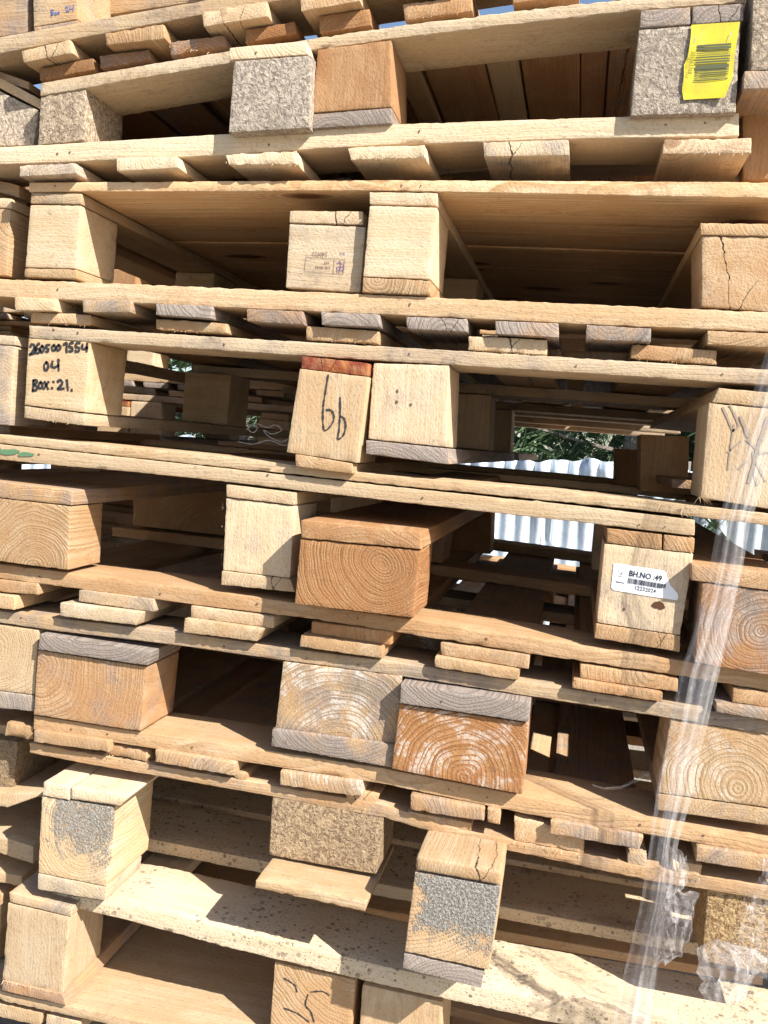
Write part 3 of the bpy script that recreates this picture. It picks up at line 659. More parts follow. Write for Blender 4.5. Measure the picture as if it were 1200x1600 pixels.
def leafmat(n, a, b_):
    k = NT(n); oi = k.n.new('ShaderNodeTexCoord').outputs['Object']
    k.l.new(k.mix(k.rng(k.noise(oi, 3., 4, .7), .35, .65), a, b_), k.b.inputs['Base Color']); k.b.inputs['Roughness'].default_value = .6
    k.b.inputs['Specular IOR Level'].default_value = .2
    return k.m
NEEDLE = leafmat('needle_foliage', (.045, .085, .035), (.115, .165, .085)); BARK = simple('bark', (.20, .17, .145), .9)
def tree(label, x, y, h, rad, seed):
    rg = random.Random(seed)
    t = link('pine_tree', None, None, (x, y, 0)); t['label'] = label; t['category'] = 'tree'; t['group'] = 'feathery trees behind the metal fence'
    V, Fc = [], []
    def limb(a, b_, r0, r1, n=7):
        a, b_ = np.array(a, float), np.array(b_, float); d = _n(b_-a); s = _n(np.cross(d, (.3, .9, .1))); t_ = np.cross(d, s)
        base = len(V); segs = 6
        for k2 in range(segs+1):
            c = a+(b_-a)*k2/segs + s*math.sin(k2*1.3+seed)*.01; r_ = r0+(r1-r0)*k2/segs
            for q in range(n): V.append(c + r_*(math.cos(6.283*q/n)*s+math.sin(6.283*q/n)*t_))
        for k2 in range(segs):
            for q in range(n): Fc.append((base+k2*n+q, base+k2*n+(q+1) % n, base+(k2+1)*n+(q+1) % n, base+(k2+1)*n+q))
    limb((0, 0, 0), (.1, 0, h), .085, .02)
    tips = []
    for k2 in range(60):
        z = rg.uniform(.5, h*.98); a = rg.uniform(0, 6.283); L = rad*(1.1-z/h*.75)*rg.uniform(.6, 1.1)
        e = (math.cos(a)*L, math.sin(a)*L, z + L*rg.uniform(-.05, .35)); limb((.1*z/h, 0, z), e, .02, .004, 5)
        tips.append(((.1*z/h, 0, z), e))
    raw('trunk', V, Fc, BARK, t, (x, y, 0))
    V2, F2 = [], []
    for a, e in tips:
        a, e = np.array(a), np.array(e)
        for _k in range(46):
            f = rg.uniform(.25, 1.05); c = a+(e-a)*f + np.array([rg.gauss(0, .07) for _ in range(3)])
            ax = _n([rg.gauss(0, .8), rg.gauss(0, .8), rg.gauss(-.3, .5)])
            for _q in range(9):
                d = _n(ax+np.array([rg.gauss(0, .42) for _ in range(3)])); L = rg.uniform(.09, .22); s = _n(np.cross(d, (rg.random(), rg.random(), rg.random())))*rg.uniform(.004, .008)
                b0 = len(V2); mid = c+d*L*.55+np.array([0, 0, -.01]); end = c+d*L+np.array([0, 0, -.035])
                V2 += [c-s*.6, c+s*.6, mid+s, mid-s, end]; F2 += [(b0, b0+1, b0+2, b0+3), (b0+3, b0+2, b0+4)]
    raw('crown', V2, F2, NEEDLE, t, (x, y, 0))
tree('feathery dark green tree directly behind the fence, seen through the middle opening', 1.55, 6.3, 4.2, 1.5, 1)
tree('feathery tree further back between the two others, its thin grey trunk showing', .75, 7.6, 4.8, 1.8, 2)
tree('feathery tree to the right beyond the fence, half hidden by the blocks', 2.6, 7.2, 4.4, 1.7, 3)
tree('feathery tree far to the left beyond the stack, a green glimpse beside the lettered block', -3.0, 6.4, 4.5, 1.7, 4)

tree('dense feathery tree close behind the fence at the right of the opening', 1.9, 5.6, 3.6, 1.4, 5)
tree('feathery tree close behind the fence, left of the middle opening', .35, 5.9, 3.8, 1.5, 6)

rg = random.Random(11); V, Fc = [], []
for _ in range(9000):
    c = np.array([rg.uniform(-9, 12), rg.uniform(9, 11.5), 0.]); c[2] = rg.uniform(.3, 3.6+1.3*math.sin(c[0]*.9)+.8*math.sin(c[0]*2.3))
    d = _n([rg.gauss(0, 1), rg.gauss(0, 1), rg.gauss(-.2, .7)]); s_ = _n(np.cross(d, (rg.random(), rg.random(), 1))); L = rg.uniform(.12, .34)
    b0 = len(V); V += [c-s_*.03, c+s_*.03, c+d*L+s_*.045, c+d*L-s_*.045, c+d*L*1.6]; Fc += [(b0, b0+1, b0+2, b0+3), (b0+3, b0+2, b0+4)]
o = raw('far_foliage', V, Fc, NEEDLE); o['kind'] = 'stuff'; o['label'] = 'dark mass of distant trees behind the feathery trees beyond the fence'; o['category'] = 'trees'

# ================================================================== stacks behind and pallets underneath
def cp_obj(o, parent, dx=0, dy=0):
    c = o.copy(); sc.collection.objects.link(c); c.parent = parent
    for g_ in o.children:
        d = g_.copy(); sc.collection.objects.link(d); d.parent = c
    return c
def cp_pallet(src, label, group, dx, dy, dz, keep=None):
    e = src.copy(); sc.collection.objects.link(e)
    e.location = src.location + Vector((dx, dy, dz)); e['label'] = label; e['group'] = group
    for ch in list(src.children):
        if keep is None or keep(ch): cp_obj(ch, e)
    return e
GB = 'pallets of the stack behind'
allp = [(PA, 'top'), (PB, 'second'), (PBl, 'third'), (PC, 'fourth'), (PCl, 'fifth'), (PD, 'sixth')]
xs = lambda ch: WL[ch.name][0]
for p, nm in allp:
    cp_pallet(p, 'shaded pallet in the stack behind the main one, %s from the top' % nm, GB, 0, 1.32, 0,
              (lambda ch: not (ch.name.startswith('block') and xs(ch) > -.35)) if p is PD else (lambda ch: True))
left_only = lambda ch: xs(ch) < -.42 and len(ch.data.vertices) > 0 and ch.dimensions.x < .5
for p, nm in [(PDl, 'seventh'), (PEl, 'ninth')]:
    cp_pallet(p, 'shaded pallet in the stack behind the main one, %s from the top' % nm, GB, 0, 1.32, 0, left_only)
for p, nm in [(PFl, 'eleventh'), (PG, 'twelfth'), (PGl, 'thirteenth')]:
    cp_pallet(p, 'shaded pallet in the stack behind the main one, %s from the top' % nm, GB, 0, 1.32, 0)
GK = 'pallets of the stack far back on the left'
for p, nm in allp + [(PDl, 'seventh'), (PE, 'eighth'), (PEl, 'ninth'), (PF, 'tenth'), (PFl, 'eleventh')]:
    cp_pallet(p, 'shaded pallet in the far back left stack, %s from its top' % nm, GK, -1.06, 1.34, -.02)
GRR = 'unseen pallets of the neighbouring stack on the right, added to shade the gaps'  # copies beyond the frame, added to block light entering the gaps from the right
for p, nm in allp + [(PDl, 'seventh'), (PF, 'tenth'), (PFl, 'eleventh')]:
    cp_pallet(p, 'unseen pallet added in the next stack on the right, %s from its top' % nm, GRR, 1.10, .09, 0)
GLL = 'unseen pallets added out of frame on the left to shade the gaps'  # unseen stack put in to darken the openings on the left
for p, nm in allp + [(PDl, 'seventh'), (PE, 'eighth'), (PEl, 'ninth'), (PF, 'tenth'), (PFl, 'eleventh')]:
    cp_pallet(p, 'unseen pallet added in an outer left stack, %s from its top' % nm, GLL, -1.47, .02, 0)
for p, nm in [(PE, 'eighth'), (PEl, 'ninth')]:
    cp_pallet(p, 'unseen pallet added in the next stack on the right, %s from its top' % nm, GRR, 1.36, .09, 0)
PH2 = cp_pallet(PFl, 'pallet under the lowest visible one, near the ground', 'pallets hidden below the frame', .0, .02, -.02)
PH2.location.z = PFl.location.z - .66
PH3 = cp_pallet(PF, 'pallet lying on the ground at the foot of the stack', 'pallets hidden below the frame', .0, .02, -.84)

# ================================================================== writing
def inkmat(n, c, r=.6):
    return simple(n, c, r, .3)
MARKER = inkmat('black_marker_ink', (.035, .033, .035)); MARKG = inkmat('faded_marker_ink', (.30, .24, .19))
BLUE = inkmat('blue_pen_ink', (.13, .16, .36)); STAMP = inkmat('faded_stamp_ink', (.16, .10, .075)); STAMPB = inkmat('blue_stamp_ink', (.16, .10, .22))
PRINT = inkmat('print_ink', (.03, .035, .05)); GREYP = inkmat('grey_print', (.30, .31, .34))

def strokes(name, parent, Y, polys, width, mat, org=(0, 0), scale=1., vary=.2, seed=1):
    """pen strokes as narrow raised ribbons on the plane y=Y; polys in crop pixels"""
    rg = random.Random(seed); V, Fc = [], []
    for pl in polys:
        P = [at(org[0]+a/scale, org[1]+b/scale, Y) for a, b in pl]
        P = [np.array([p[0], p[2]]) for p in P]
        if len(P) == 1: P = [P[0]-np.array([width*.2, 0]), P[0]+np.array([width*.2, 0])]
        # Catmull-Rom smoothing
        Q = []
        for i in range(len(P)-1):
            p0, p1, p2, p3 = P[max(i-1, 0)], P[i], P[i+1], P[min(i+2, len(P)-1)]
            for s in range(6):
                t = s/6; Q.append(.5*((2*p1)+(p2-p0)*t+(2*p0-5*p1+4*p2-p3)*t*t+(3*p1-p0-3*p2+p3)*t**3))
        Q.append(P[-1]); b0 = len(V)
        for i, q in enumerate(Q):
            d = Q[min(i+1, len(Q)-1)]-Q[max(i-1, 0)]; d = d/(np.linalg.norm(d)+1e-9); nn = np.array([-d[1], d[0]])
            wdt = width/2*(1+rg.uniform(-vary, vary)); e = 0
            if i == 0: q = q-d*width*.3
            if i == len(Q)-1: q = q+d*width*.3
            V += [(*(q+nn*wdt), 0), (*(q-nn*wdt), 0)]
        Fc += [(b0+2*i, b0+2*i+1, b0+2*i+3, b0+2*i+2) for i in range(len(Q)-1)]
    V = [(v[0], Y, v[1]) for v in V]
    c = np.mean(V, axis=0)
    return raw(name, [np.array(v)-c for v in V], Fc, mat, parent, tuple(c))

def text(name, parent, Y, s, ox, oy, ux, uy, h, mat, bold=0., squeeze=1., up=None):
    """lettering: baseline starts at pixel (ox,oy), runs along (ux,uy) (unit vector, photo pixels), cap height h pixels"""
    cu = bpy.data.curves.new(name, 'FONT'); cu.body = s; cu.size = 1.; cu.offset = bold; cu.resolution_u = 3
    to = bpy.data.objects.new('tmp', cu); sc.collection.objects.link(to)
    bpy.context.view_layer.update()
    me = bpy.data.meshes.new_from_object(to.evaluated_get(bpy.context.evaluated_depsgraph_get()))
    bpy.data.objects.remove(to)
    k = h/.70
    vx, vy = (uy, -ux) if up is None else up
    V = [at(ox+(v.co.x*squeeze*ux+v.co.y*vx)*k, oy+(v.co.x*squeeze*uy+v.co.y*vy)*k, Y) for v in me.vertices]
    Fc = [tuple(p.vertices) for p in me.polygons]
    bpy.data.meshes.remove(me)
    c = np.mean(V, axis=0)
    return raw(name, [v-c for v in V], Fc, mat, parent, tuple(c))

def sheet(name, parent, pts, mat, Y, n=14, m=14, wav=0., seed=0., thick=.0003):
    """a thin sheet (sticker, tag) spanned between four pixel corners TL TR BR BL, slightly buckled"""
    V = []
    for j in range(m+1):
        for i in range(n+1):
            a, b_ = i/n, j/m
            x = (pts[0][0]*(1-a)+pts[1][0]*a)*(1-b_)+(pts[3][0]*(1-a)+pts[2][0]*a)*b_
            y = (pts[0][1]*(1-a)+pts[1][1]*a)*(1-b_)+(pts[3][1]*(1-a)+pts[2][1]*a)*b_
            V.append(at(x, y, Y) + np.array([0, -abs(wav)*(math.sin(a*5+b_*4+seed)*.5+.5)*(b_ if wav > 0 else a), 0]))
    Fc = [(j*(n+1)+i, (j+1)*(n+1)+i, (j+1)*(n+1)+i+1, j*(n+1)+i+1) for j in range(m) for i in range(n)]
    c = np.mean(V, axis=0); o = raw(name, [v-c for v in V], Fc, mat, parent, tuple(c))
    return o
def poly(name, parent, pts, mat, Y):
    V = [at(a, b_, Y) for a, b_ in pts]; c = np.mean(V, axis=0)
    return raw(name, [v-c for v in V], [tuple(range(len(V)))[::-1]], mat, parent, tuple(c))
def many(name, parent, quads, mat, Y):
    V, Fc = [], []
    for q in quads:
        b0 = len(V); V += [at(a, b_, Y) for a, b_ in q]; Fc.append((b0+3, b0+2, b0+1, b0))
    c = np.mean(V, axis=0); return raw(name, [v-c for v in V], Fc, mat, parent, tuple(c))

# hand-lettered block
o = strokes('handwriting', BLK_H, .0004, [
 [(105,300),(122,272),(147,280),(150,312),(125,360),(98,388),(150,372)], [(205,262),(175,290),(160,340),(175,370),(205,362),(210,335),(190,320),(166,340)],
 [(238,290),(218,320),(225,355),(248,350),(258,312),(238,290)], [(322,275),(288,285),(285,315),(310,325),(305,350),(280,352)],
 [(367,280),(348,305),(352,335),(378,335),(388,300),(367,280)], [(422,280),(400,305),(405,335),(432,330),(445,300),(422,280)],
 [(478,278),(500,258),(514,268),(510,310),(512,360)], [(585,250),(550,262),(545,300),(575,310),(572,345),(540,350)],
 [(660,255),(618,262),(615,300),(650,310),(645,348),(608,350)], [(690,272),(685,315),(710,325),(738,305)], [(742,260),(736,350)],
 [(287,470),(262,500),(265,552),(290,560),(308,510),(287,470)], [(355,462),(345,515),(375,530),(420,508)], [(420,440),(423,565)],
 [(142,670),(135,790)], [(140,680),(172,668),(180,695),(150,722),(180,745),(172,780),(130,790)], [(222,695),(200,720),(205,760),(235,755),(240,715),(222,695)],
 [(265,690),(305,770)], [(310,690),(255,770)], [(365,690)], [(350,760)], [(410,690),(440,672),(465,700),(440,740),(413,772),(482,765)], [(514,670),(526,785)], [(568,785)]],
 .0036, MARKER, (32.5, 500), 7.15, .3)
o['label'] = 'black marker lettering 2605007554 04 BOX:21.'
o = strokes('handwriting', BLK_B, -.0127, [[(530,330),(500,520),(475,680),(470,830),(487,962),(560,910),(595,820),(570,740),(510,730)],
 [(665,590),(665,760),(655,950),(640,1060),(700,1020),(728,920),(710,830),(665,800)]], .0022, MARKER, (440, 540), 7.275, .45)
o['label'] = 'black pen letters bb'
o = strokes('scribble', BLK_R, .0003, [[(550,470),(640,680)], [(620,450),(700,640),(640,700)], [(660,640),(625,860),(600,1070)], [(600,900),(720,800)], [(780,780),(920,920)],
 [(700,1060),(800,980)], [(840,900),(850,1080),(880,1220)], [(870,1000),(960,1180)], [(930,910),(1080,890)], [(1080,880),(1060,1040),(1150,1080)]], .0022, MARKG, (1040, 560), 6.15, .3)
o = strokes('scribble', BLK_R, .0001, [[(985,560),(880,880),(800,1190)], [(720,560),(800,760)]], .0034, MARKG, (1040, 560), 6.15, .3)
o = strokes('pen_mark', BLK_Y, -.0007, [[(165,145),(200,165),(230,190),(240,225)], [(320,225),(390,222),(430,245)], [(305,240),(290,300),(320,340),(340,400)], [(165,320),(240,350),(310,400)]],
 .0019, MARKER, (400, 1490), 3.75, .4)
o = strokes('handwriting', BLK_A, .0193, [[(300,110),(300,185)], [(300,120),(325,115),(320,145),(300,150),(330,160),(300,180)], [(347,145),(347,172),(365,160),(350,142)], [(375,140),(395,165)], [(398,130),(372,165)],
 [(465,88),(490,75),(490,105),(472,135),(512,125)], [(525,75),(522,102),(555,100)], [(562,55),(558,130)]], .0013, BLUE, (40, 0), 7.5, .3)
o['label'] = 'blue pen lettering Box 24'

# upside-down ink stamp on the middle block of the upside-down pallet
sY = .0113
def S(a, b_): return (440+a/8.571, 320+b_/8.571)
def ln(a, b_, wd=5.):
    (x0, y0_), (x1, y1_) = a, b_; L = math.hypot(x1-x0, y1_-y0_); nx, ny = -(y1_-y0_)/L*wd/2, (x1-x0)/L*wd/2
    return [S(x0+nx, y0_+ny), S(x1+nx, y1_+ny), S(x1-nx, y1_-ny), S(x0-nx, y0_-ny)]
many('stamp_frame', BLK_S, [ln((325,700),(845,730)), ln((845,730),(825,930)), ln((825,930),(305,890)), ln((305,890),(325,700)), ln((705,722),(690,920))], STAMP, sY)
x0, y0_ = S(618, 640); text('stamp_lettering', BLK_S, sY, '240922', x0, y0_, -.998, -.05, 6.0, STAMP, squeeze=.95)
x0, y0_ = S(655, 825); text('stamp_lettering', BLK_S, sY, 'DB-0044', x0, y0_, -.998, -.05, 4.6, STAMP)
x0, y0_ = S(640, 755); text('stamp_lettering', BLK_S, sY, 'HT', x0, y0_, -.998, -.05, 4.6, STAMP)
x0, y0_ = S(850, 640); text('stamp_lettering', BLK_S, sY, 'BLK', x0, y0_, -.998, -.05, 3.6, STAMPB)
strokes('stamp_emblem', BLK_S, sY, [[(775,745),(790,800),(780,860),(770,910)], [(735,780),(800,780)], [(800,790),(830,800),(820,900)], [(740,830),(745,900)], [(760,830),(815,835)], [(760,870),(812,878)]], .0009, STAMPB, (440, 320), 8.571)

# white sticker
WHITE = simple('white_sticker_paper', (.80, .82, .88), .35, .5)
st_pts = [(959,881),(962,880),(1035,891),(1041,894),(1042,901),(1048,915),(1058,926),(1060,932),(1058,938),(1010,931),(958,922),(955,918)]
nY = -.0008
V = [at(a, b_, nY) for a, b_ in st_pts]; c = np.mean(V, axis=0)
STK = raw('sticker', [v-c for v in V], [tuple(range(len(V)))[::-1]], WHITE, BLK_N, tuple(c)); STK['label'] = 'white sticker reading BH.NO :49 over a barcode and 12232024'
text('sticker_lettering', BLK_N, nY-.0004, 'BH.NO :49', 982, 899.5, .984, .165, 8.6, PRINT, bold=.022, squeeze=.93)
text('sticker_lettering', BLK_N, nY-.0004, '12232024', 990.5, 921, .984, .165, 6.2, PRINT, bold=.008, squeeze=.98)
rg = random.Random(5); qs = []; xx = 0.
while xx < 60:
    wd = rg.choice([.6, .6, 1.1, 1.5]); hh = 8.2 if xx < 50 else 8.2-(xx-50)*.25
    bx, by = 982+xx*.984, 903+xx*.165
    qs.append([(bx, by), (bx+wd*.984, by+wd*.165), (bx+wd*.984-1.2, by+wd*.165+hh), (bx-1.2, by+hh)]); xx += wd+rg.choice([.6, .8, 1.2])
many('barcode', BLK_N, qs, PRINT, nY-.0004)
strokes('sticker_emblem', BLK_N, nY-.0004, [[(245,250),(228,275),(230,300),(265,315)], [(300,300),(275,295),(262,330),(240,360)], [(265,290),(280,330)], [(220,345),(280,350),(295,385),(262,405)], [(205,375),(240,390)]], .0006, GREYP, (940, 860), 8.57)
strokes('sticker_emblem', BLK_N, nY-.0004, [[(190,418),(300,438)]], .0011, PRINT, (940, 860), 8.57, .5)

# yellow barcode tag stapled on the pressed-chip block
def Tg(a, b_): return (1050+a/8, 20+b_/8)
def tagmat():
    k = NT('yellow_tag_plastic'); tc = k.n.new('ShaderNodeTexCoord').outputs['Object']
    k.l.new(k.mix(k.rng(k.noise(tc, 60, 3), .4, .7), (.56, .48, .03), (.48, .40, .04)), k.b.inputs['Base Color'])
    k.b.inputs['Roughness'].default_value = .38; k.b.inputs['Specular IOR Level'].default_value = .5
    return k.m
TAGM = tagmat()
left_e = [(242,150),(235,300),(200,540),(150,650),(150,800),(122,960),(145,1088)]
right_e = [(852,110),(830,250),(805,400),(785,560),(770,700),(765,790),(735,850)]
right_e += []; left_f = np.array(left_e, float); right_f = np.array(right_e + [], float)
def edge_at(E, t):
    s = np.linspace(0, 1, len(E)); return np.array([np.interp(t, s, E[:, 0]), np.interp(t, s, E[:, 1])])
right_f[-1] = (660, 1060)
V = []; n_, m_ = 12, 20
tY = -.0125
def tagY(a, b_): return tY - .0012 - .005*max(0, .35-a)*math.sin(b_*7)**2 - .004*max(0, b_-.8)*(a**2)*5
for j in range(m_+1):
    for i in range(n_+1):
        a, b_ = i/n_, j/m_; p = edge_at(left_f, b_)*(1-a)+edge_at(right_f, b_)*a
        V.append(at(*Tg(*p), tagY(a, b_)))
Fc = [(j*(n_+1)+i, (j+1)*(n_+1)+i, (j+1)*(n_+1)+i+1, j*(n_+1)+i+1) for j in range(m_) for i in range(n_)]
c = np.mean(V, axis=0)
TAG = raw('yellow_tag', [v-c for v in V], Fc, TAGM, BLK_T, tuple(c)); TAG['label'] = 'yellow barcode tag numbered 301063368'
qs = []
for y0_, y1_, x_l, x_r in [(405,432,315,742),(440,470,312,740),(486,492,310,735),(506,512,308,733),(530,536,305,730),(552,572,303,728),(590,604,300,724),(612,636,298,720),(662,712,292,712),(722,740,290,710),(752,764,288,706),(776,788,284,704),(798,806,282,702),(826,834,278,700),(842,854,276,698)]:
    sl = -(.065)*(x_r-x_l)
    qs.append([Tg(x_l, y0_), Tg(x_r, y0_+sl), Tg(x_r-2, y1_+sl), Tg(x_l-2, y1_)])
many('tag_barcode', BLK_T, qs, inkmat('worn_tag_print', (.085, .095, .05)), tY-.0026)
x0, y0_ = Tg(238, 475); text('tag_lettering', BLK_T, tY-.0048, '301063368', x0, y0_, -.14, .99, 6.8, inkmat('worn_tag_print_light', (.07, .07, .02)), squeeze=.84)
STEEL = simple('staple_steel', (.75, .75, .75), .25, .5, .8)
many('staple', BLK_T, [[Tg(708,325),Tg(716,328),Tg(754,230),Tg(746,227)]], STEEL, tY-.0032)
many('staple', BLK_T, [[Tg(278,365),Tg(284,367),Tg(308,292),Tg(302,290)]], STEEL, tY-.0032)

# ================================================================== splinters and torn fibres
SPL = simple('pale_wood_fibre', (.66, .52, .34), .8)
def fringe(parent, Y, segs, seed):
    rg = random.Random(seed); V, Fc = [], []
    for (x0, y0_, x1, y1_, n, L) in segs:
        for _ in range(n):
            t = rg.random(); p = at(x0+(x1-x0)*t, y0_+(y1_-y0_)*t, Y)
            d = _n([rg.gauss(.2, .8), -rg.uniform(.1, .5), rg.gauss(-.5, .6)]); l_ = L*rg.uniform(.3, 1.)
            s = _n(np.cross(d, (rg.random(), rg.random(), rg.random())))*rg.uniform(.00015, .0004)
            b0 = len(V); q = p+d*l_*.55+np.array([0, 0, rg.uniform(-.2, .2)*l_]); e = p+d*l_+np.array([rg.uniform(-.2, .2)*l_, 0, rg.uniform(-.4, .2)*l_])
            V += [p-s, p+s, q+s*.8, q-s*.8, e]; Fc += [(b0, b0+1, b0+2, b0+3), (b0+3, b0+2, b0+4)]
    c = np.mean(V, axis=0); o = raw('splinters', [v-c for v in V], Fc, SPL, parent, tuple(c)); o['kind'] = 'stuff'; return o
fringe(PBl, -.016, [(349,252,464,258,26,.005), (30,273,117,275,14,.003), (547,249,664,247,22,.004), (756,243,890,243,18,.003), (1037,239,1175,239,26,.005)], 1)
fringe(PB, .01, [(264,70,350,86,26,.006), (632,30,737,18,24,.006), (358,94,482,86,20,.004)], 2)
fringe(PD, .002, [(48,505,142,509,20,.004), (243,515,355,522,20,.004), (478,531,590,537,20,.005), (732,547,854,555,24,.005), (985,560,1120,570,24,.005), (38,652,131,664,26,.005)], 3)
fringe(PDl, -.001, [(1000,783,1100,795,30,.012), (1090,776,1110,782,20,.016), (470,705,558,722,12,.004)], 4)
fringe(PEl, -.03, [(640,945,655,965,22,.008), (655,860,658,900,14,.006), (460,942,640,966,16,.003)], 5)
fringe(PG, 0., [(165,1178,232,1192,26,.007), (803,1314,913,1335,40,.006), (980,1353,1012,1360,18,.006), (1050,1364,1098,1372,34,.007), (540,1256,584,1265,12,.005)], 6)
fringe(PH, -.034, [(3,1531,98,1553,60,.008)], 7)
fringe(PE, -.004, [(942,973,1062,993,10,.004), (348,778,346,890,30,.002)], 8)

# ================================================================== stretch film
def film_material(name, base, crumple):
    k = NT(name); wc = k.attr('wc', out='Vector')
    s1 = k.noise(k.vm('MULTIPLY', wc, (5., 240., 0.)), 1, 3, .65)
    s2 = k.noise(k.vm('MULTIPLY', wc, (2., 40., 0.)), 1, 2, .6)
    s3 = k.noise(k.vm('MULTIPLY', wc, (90., 90., 90.)), 1, 4, .7)
    a = k.math('ADD', k.rng(s1, .64, .74, 0, .30), k.rng(s2, .35, .75, base*.9, base*1.25))
    a = k.math('ADD', a, k.rng(s3, .5, .75, 0, .15+.12*crumple))
    k.l.new(k.math('MINIMUM', a, .9), k.b.inputs['Alpha'])
    k.b.inputs['Base Color'].default_value = (.62, .60, .61, 1) if crumple > .3 else (.74, .72, .73, 1); k.b.inputs['Roughness'].default_value = .16+.14*crumple
    k.b.inputs['Specular IOR Level'].default_value = .9; k.b.inputs['IOR'].default_value = 1.5
    h = k.math('ADD', s1, k.math('MULTIPLY', s3, .5+crumple*.6))
    k.l.new(k.bump(h, .8, .0015+.002*crumple), k.b.inputs['Normal'])
    return k.m
FILM = film_material('clear_stretch_film', .14, .2); FILMC = film_material('crumpled_stretch_film', .13, .7); FILMB = film_material('bundled_stretch_film', .20, .35)

def ruled(name, rowsL, rowsR, Y, mat, parent, n=26, m=90, fold=.004, rough=.0, seed=1., Yr=None, loc_is_parent=False):
    L = np.array(rowsL, float); Rr = np.array(rowsR, float); V = []; W = []
    for j in range(m+1):
        t = j/m; a_ = edge_at(L, t); b_ = edge_at(Rr, t); yc = np.interp(t, np.linspace(0, 1, len(Y)), Y)
        for i in range(n+1):
            s = i/n; p = a_*(1-s)+b_*s
            yy = yc + fold*(math.sin(s*11+seed+math.sin(t*5)*1.2)*.6+math.sin(s*23+seed*2+t*3)*.4) - .006*math.sin(s*math.pi)
            V.append(at(p[0], p[1], yy)); W.append(s)
    V = np.array(V)
    if rough:
        for q in range(3):
            f = 26*2**q
            V[:, 1] += (1-2*np.abs(vnoise(V, f, seed+q)-.5)*2-.5)*rough/(1.6**q)
            V[:, 0] += (vnoise(V, f, seed+q+5)-.5)*rough*.8/(1.6**q)
            V[:, 2] += (vnoise(V, f, seed+q+9)-.5)*rough*.8/(1.6**q)
    Fc = [(j*(n+1)+i, (j+1)*(n+1)+i, (j+1)*(n+1)+i+1, j*(n+1)+i+1) for j in range(m) for i in range(n)]
    c = V.mean(0)
    o = raw(name, V-c, Fc, mat, parent, tuple(c))
    ln_ = np.repeat(np.arange(m+1)/m, n+1)
    wd = np.linalg.norm(V[n]-V[0])
    wcv = np.stack([ln_*1.2+seed*3, np.tile(np.arange(n+1)/n, m+1)*.06, V[:, 2]*.0+seed], -1)
    if rough: wcv = V+seed
    at_ = o.data.attributes.new('wc', 'FLOAT_VECTOR', 'POINT'); at_.data.foreach_set('vector', wcv.astype(np.float32).ravel())
    for p in o.data.polygons: p.use_smooth = not rough
    return o
pz = at(1040, 1300, -.05)
FILM1 = link('stretch_film', None, None, tuple(pz)); FILM1['label'] = 'long clear stretch-film strand hanging over the right of the pallets, with a torn tuft'; FILM1['category'] = 'plastic film'
mainL = [(1222,470),(1193,560),(1168,640),(1150,700),(1136,763),(1121,818),(1110,880),(1086,980),(1060,1060),(1046,1140),(1032,1200),(1024,1250),(1016,1315),(1003,1400),(985,1480),(970,1540),(950,1640)]
mainR = [(1290,470),(1268,560),(1240,640),(1214,700),(1192,763),(1172,818),(1162,880),(1140,980),(1122,1060),(1104,1140),(1088,1200),(1080,1250),(1060,1315),(1050,1400),(1034,1480),(1026,1540),(1014,1640)]
YM = [-.06]*6+[-.05]*4+[-.045]*3+[-.06]*4
ruled('film_strand', mainL, mainR, YM, FILM, FILM1, fold=.005, seed=1.3)
innL = [(a+18, b_) for a, b_ in mainL]; innR = [(a-8-6*math.sin(i*.7), b_) for i, (a, b_) in enumerate(mainR)]
ruled('film_strand', innL, innR, [y-.006 for y in YM], FILM, FILM1, n=14, fold=.003, seed=4.1)
def K(a, b_): return (940+a/4.615, 1280+b_/4.615)
tl = [K(*p) for p in [(480,170),(470,300),(450,420),(430,560),(400,700),(380,850),(380,1000),(400,1050)]]
tr = [K(*p) for p in [(555,200),(625,290),(650,470),(560,520),(720,575),(640,700),(645,850),(450,1055)]]
ruled('film_tuft', tl, tr, [-.06]*4+[-.07]*4, FILMC, FILM1, n=34, m=70, fold=.006, rough=.014, seed=2.2)
tl2 = [(x+4, y+3) for x, y in tl]; tr2 = [(x-10, y+2) for x, y in tr]
ruled('film_tuft', tl2, tr2, [-.075]*8, FILMC, FILM1, n=30, m=60, fold=.006, rough=.016, seed=7.7)
FILM2 = link('stretch_film', None, None, tuple(at(1170, 1450, -.05))); FILM2['label'] = 'crumpled clear film ending in a wrinkled bundle at the lower right corner'; FILM2['category'] = 'plastic film'
ruled('film_strand', [(1216,1262),(1198,1319),(1178,1371),(1157,1421),(1133,1475),(1118,1500)], [(1275,1262),(1262,1319),(1250,1371),(1240,1421),(1236,1475),(1230,1540)], [-.07]*6, FILMC, FILM2, n=34, m=60, fold=.006, rough=.008, seed=3.)
bl = [K(*p) for p in [(830,880),(680,930),(690,1010),(670,1070),(740,1150),(695,1185),(760,1310),(830,1320)]]
br = [K(*p) for p in [(900,880),(1000,900),(1150,940),(1230,1000),(1180,1100),(1130,1180),(1040,1290),(960,1315)]]
ruled('film_bundle', bl, br, [-.085]*8, FILMB, FILM2, n=44, m=50, fold=.010, rough=.006, seed=5.)
bl2 = [(x+6, y+2) for x, y in bl]; br2 = [(x-8, y-1) for x, y in br]
ruled('film_bundle', bl2, br2, [-.10]*8, FILMC, FILM2, n=40, m=46, fold=.009, rough=.007, seed=8.)
FILM3 = link('film_scrap', None, None, tuple(at(980, 1225, .03))); FILM3['label'] = 'thin torn film wisp beside the right ringed block on a sunlit board'; FILM3['category'] = 'plastic film'
ruled('wisp', [(926,1226),(945,1231),(968,1229),(990,1219),(1005,1208),(1013,1203)], [(928,1230),(945,1235),(968,1234),(992,1223),(1008,1213),(1021,1222)], [.02]*6, FILMC, FILM3, n=6, m=40, fold=.002, rough=.002, seed=6.)

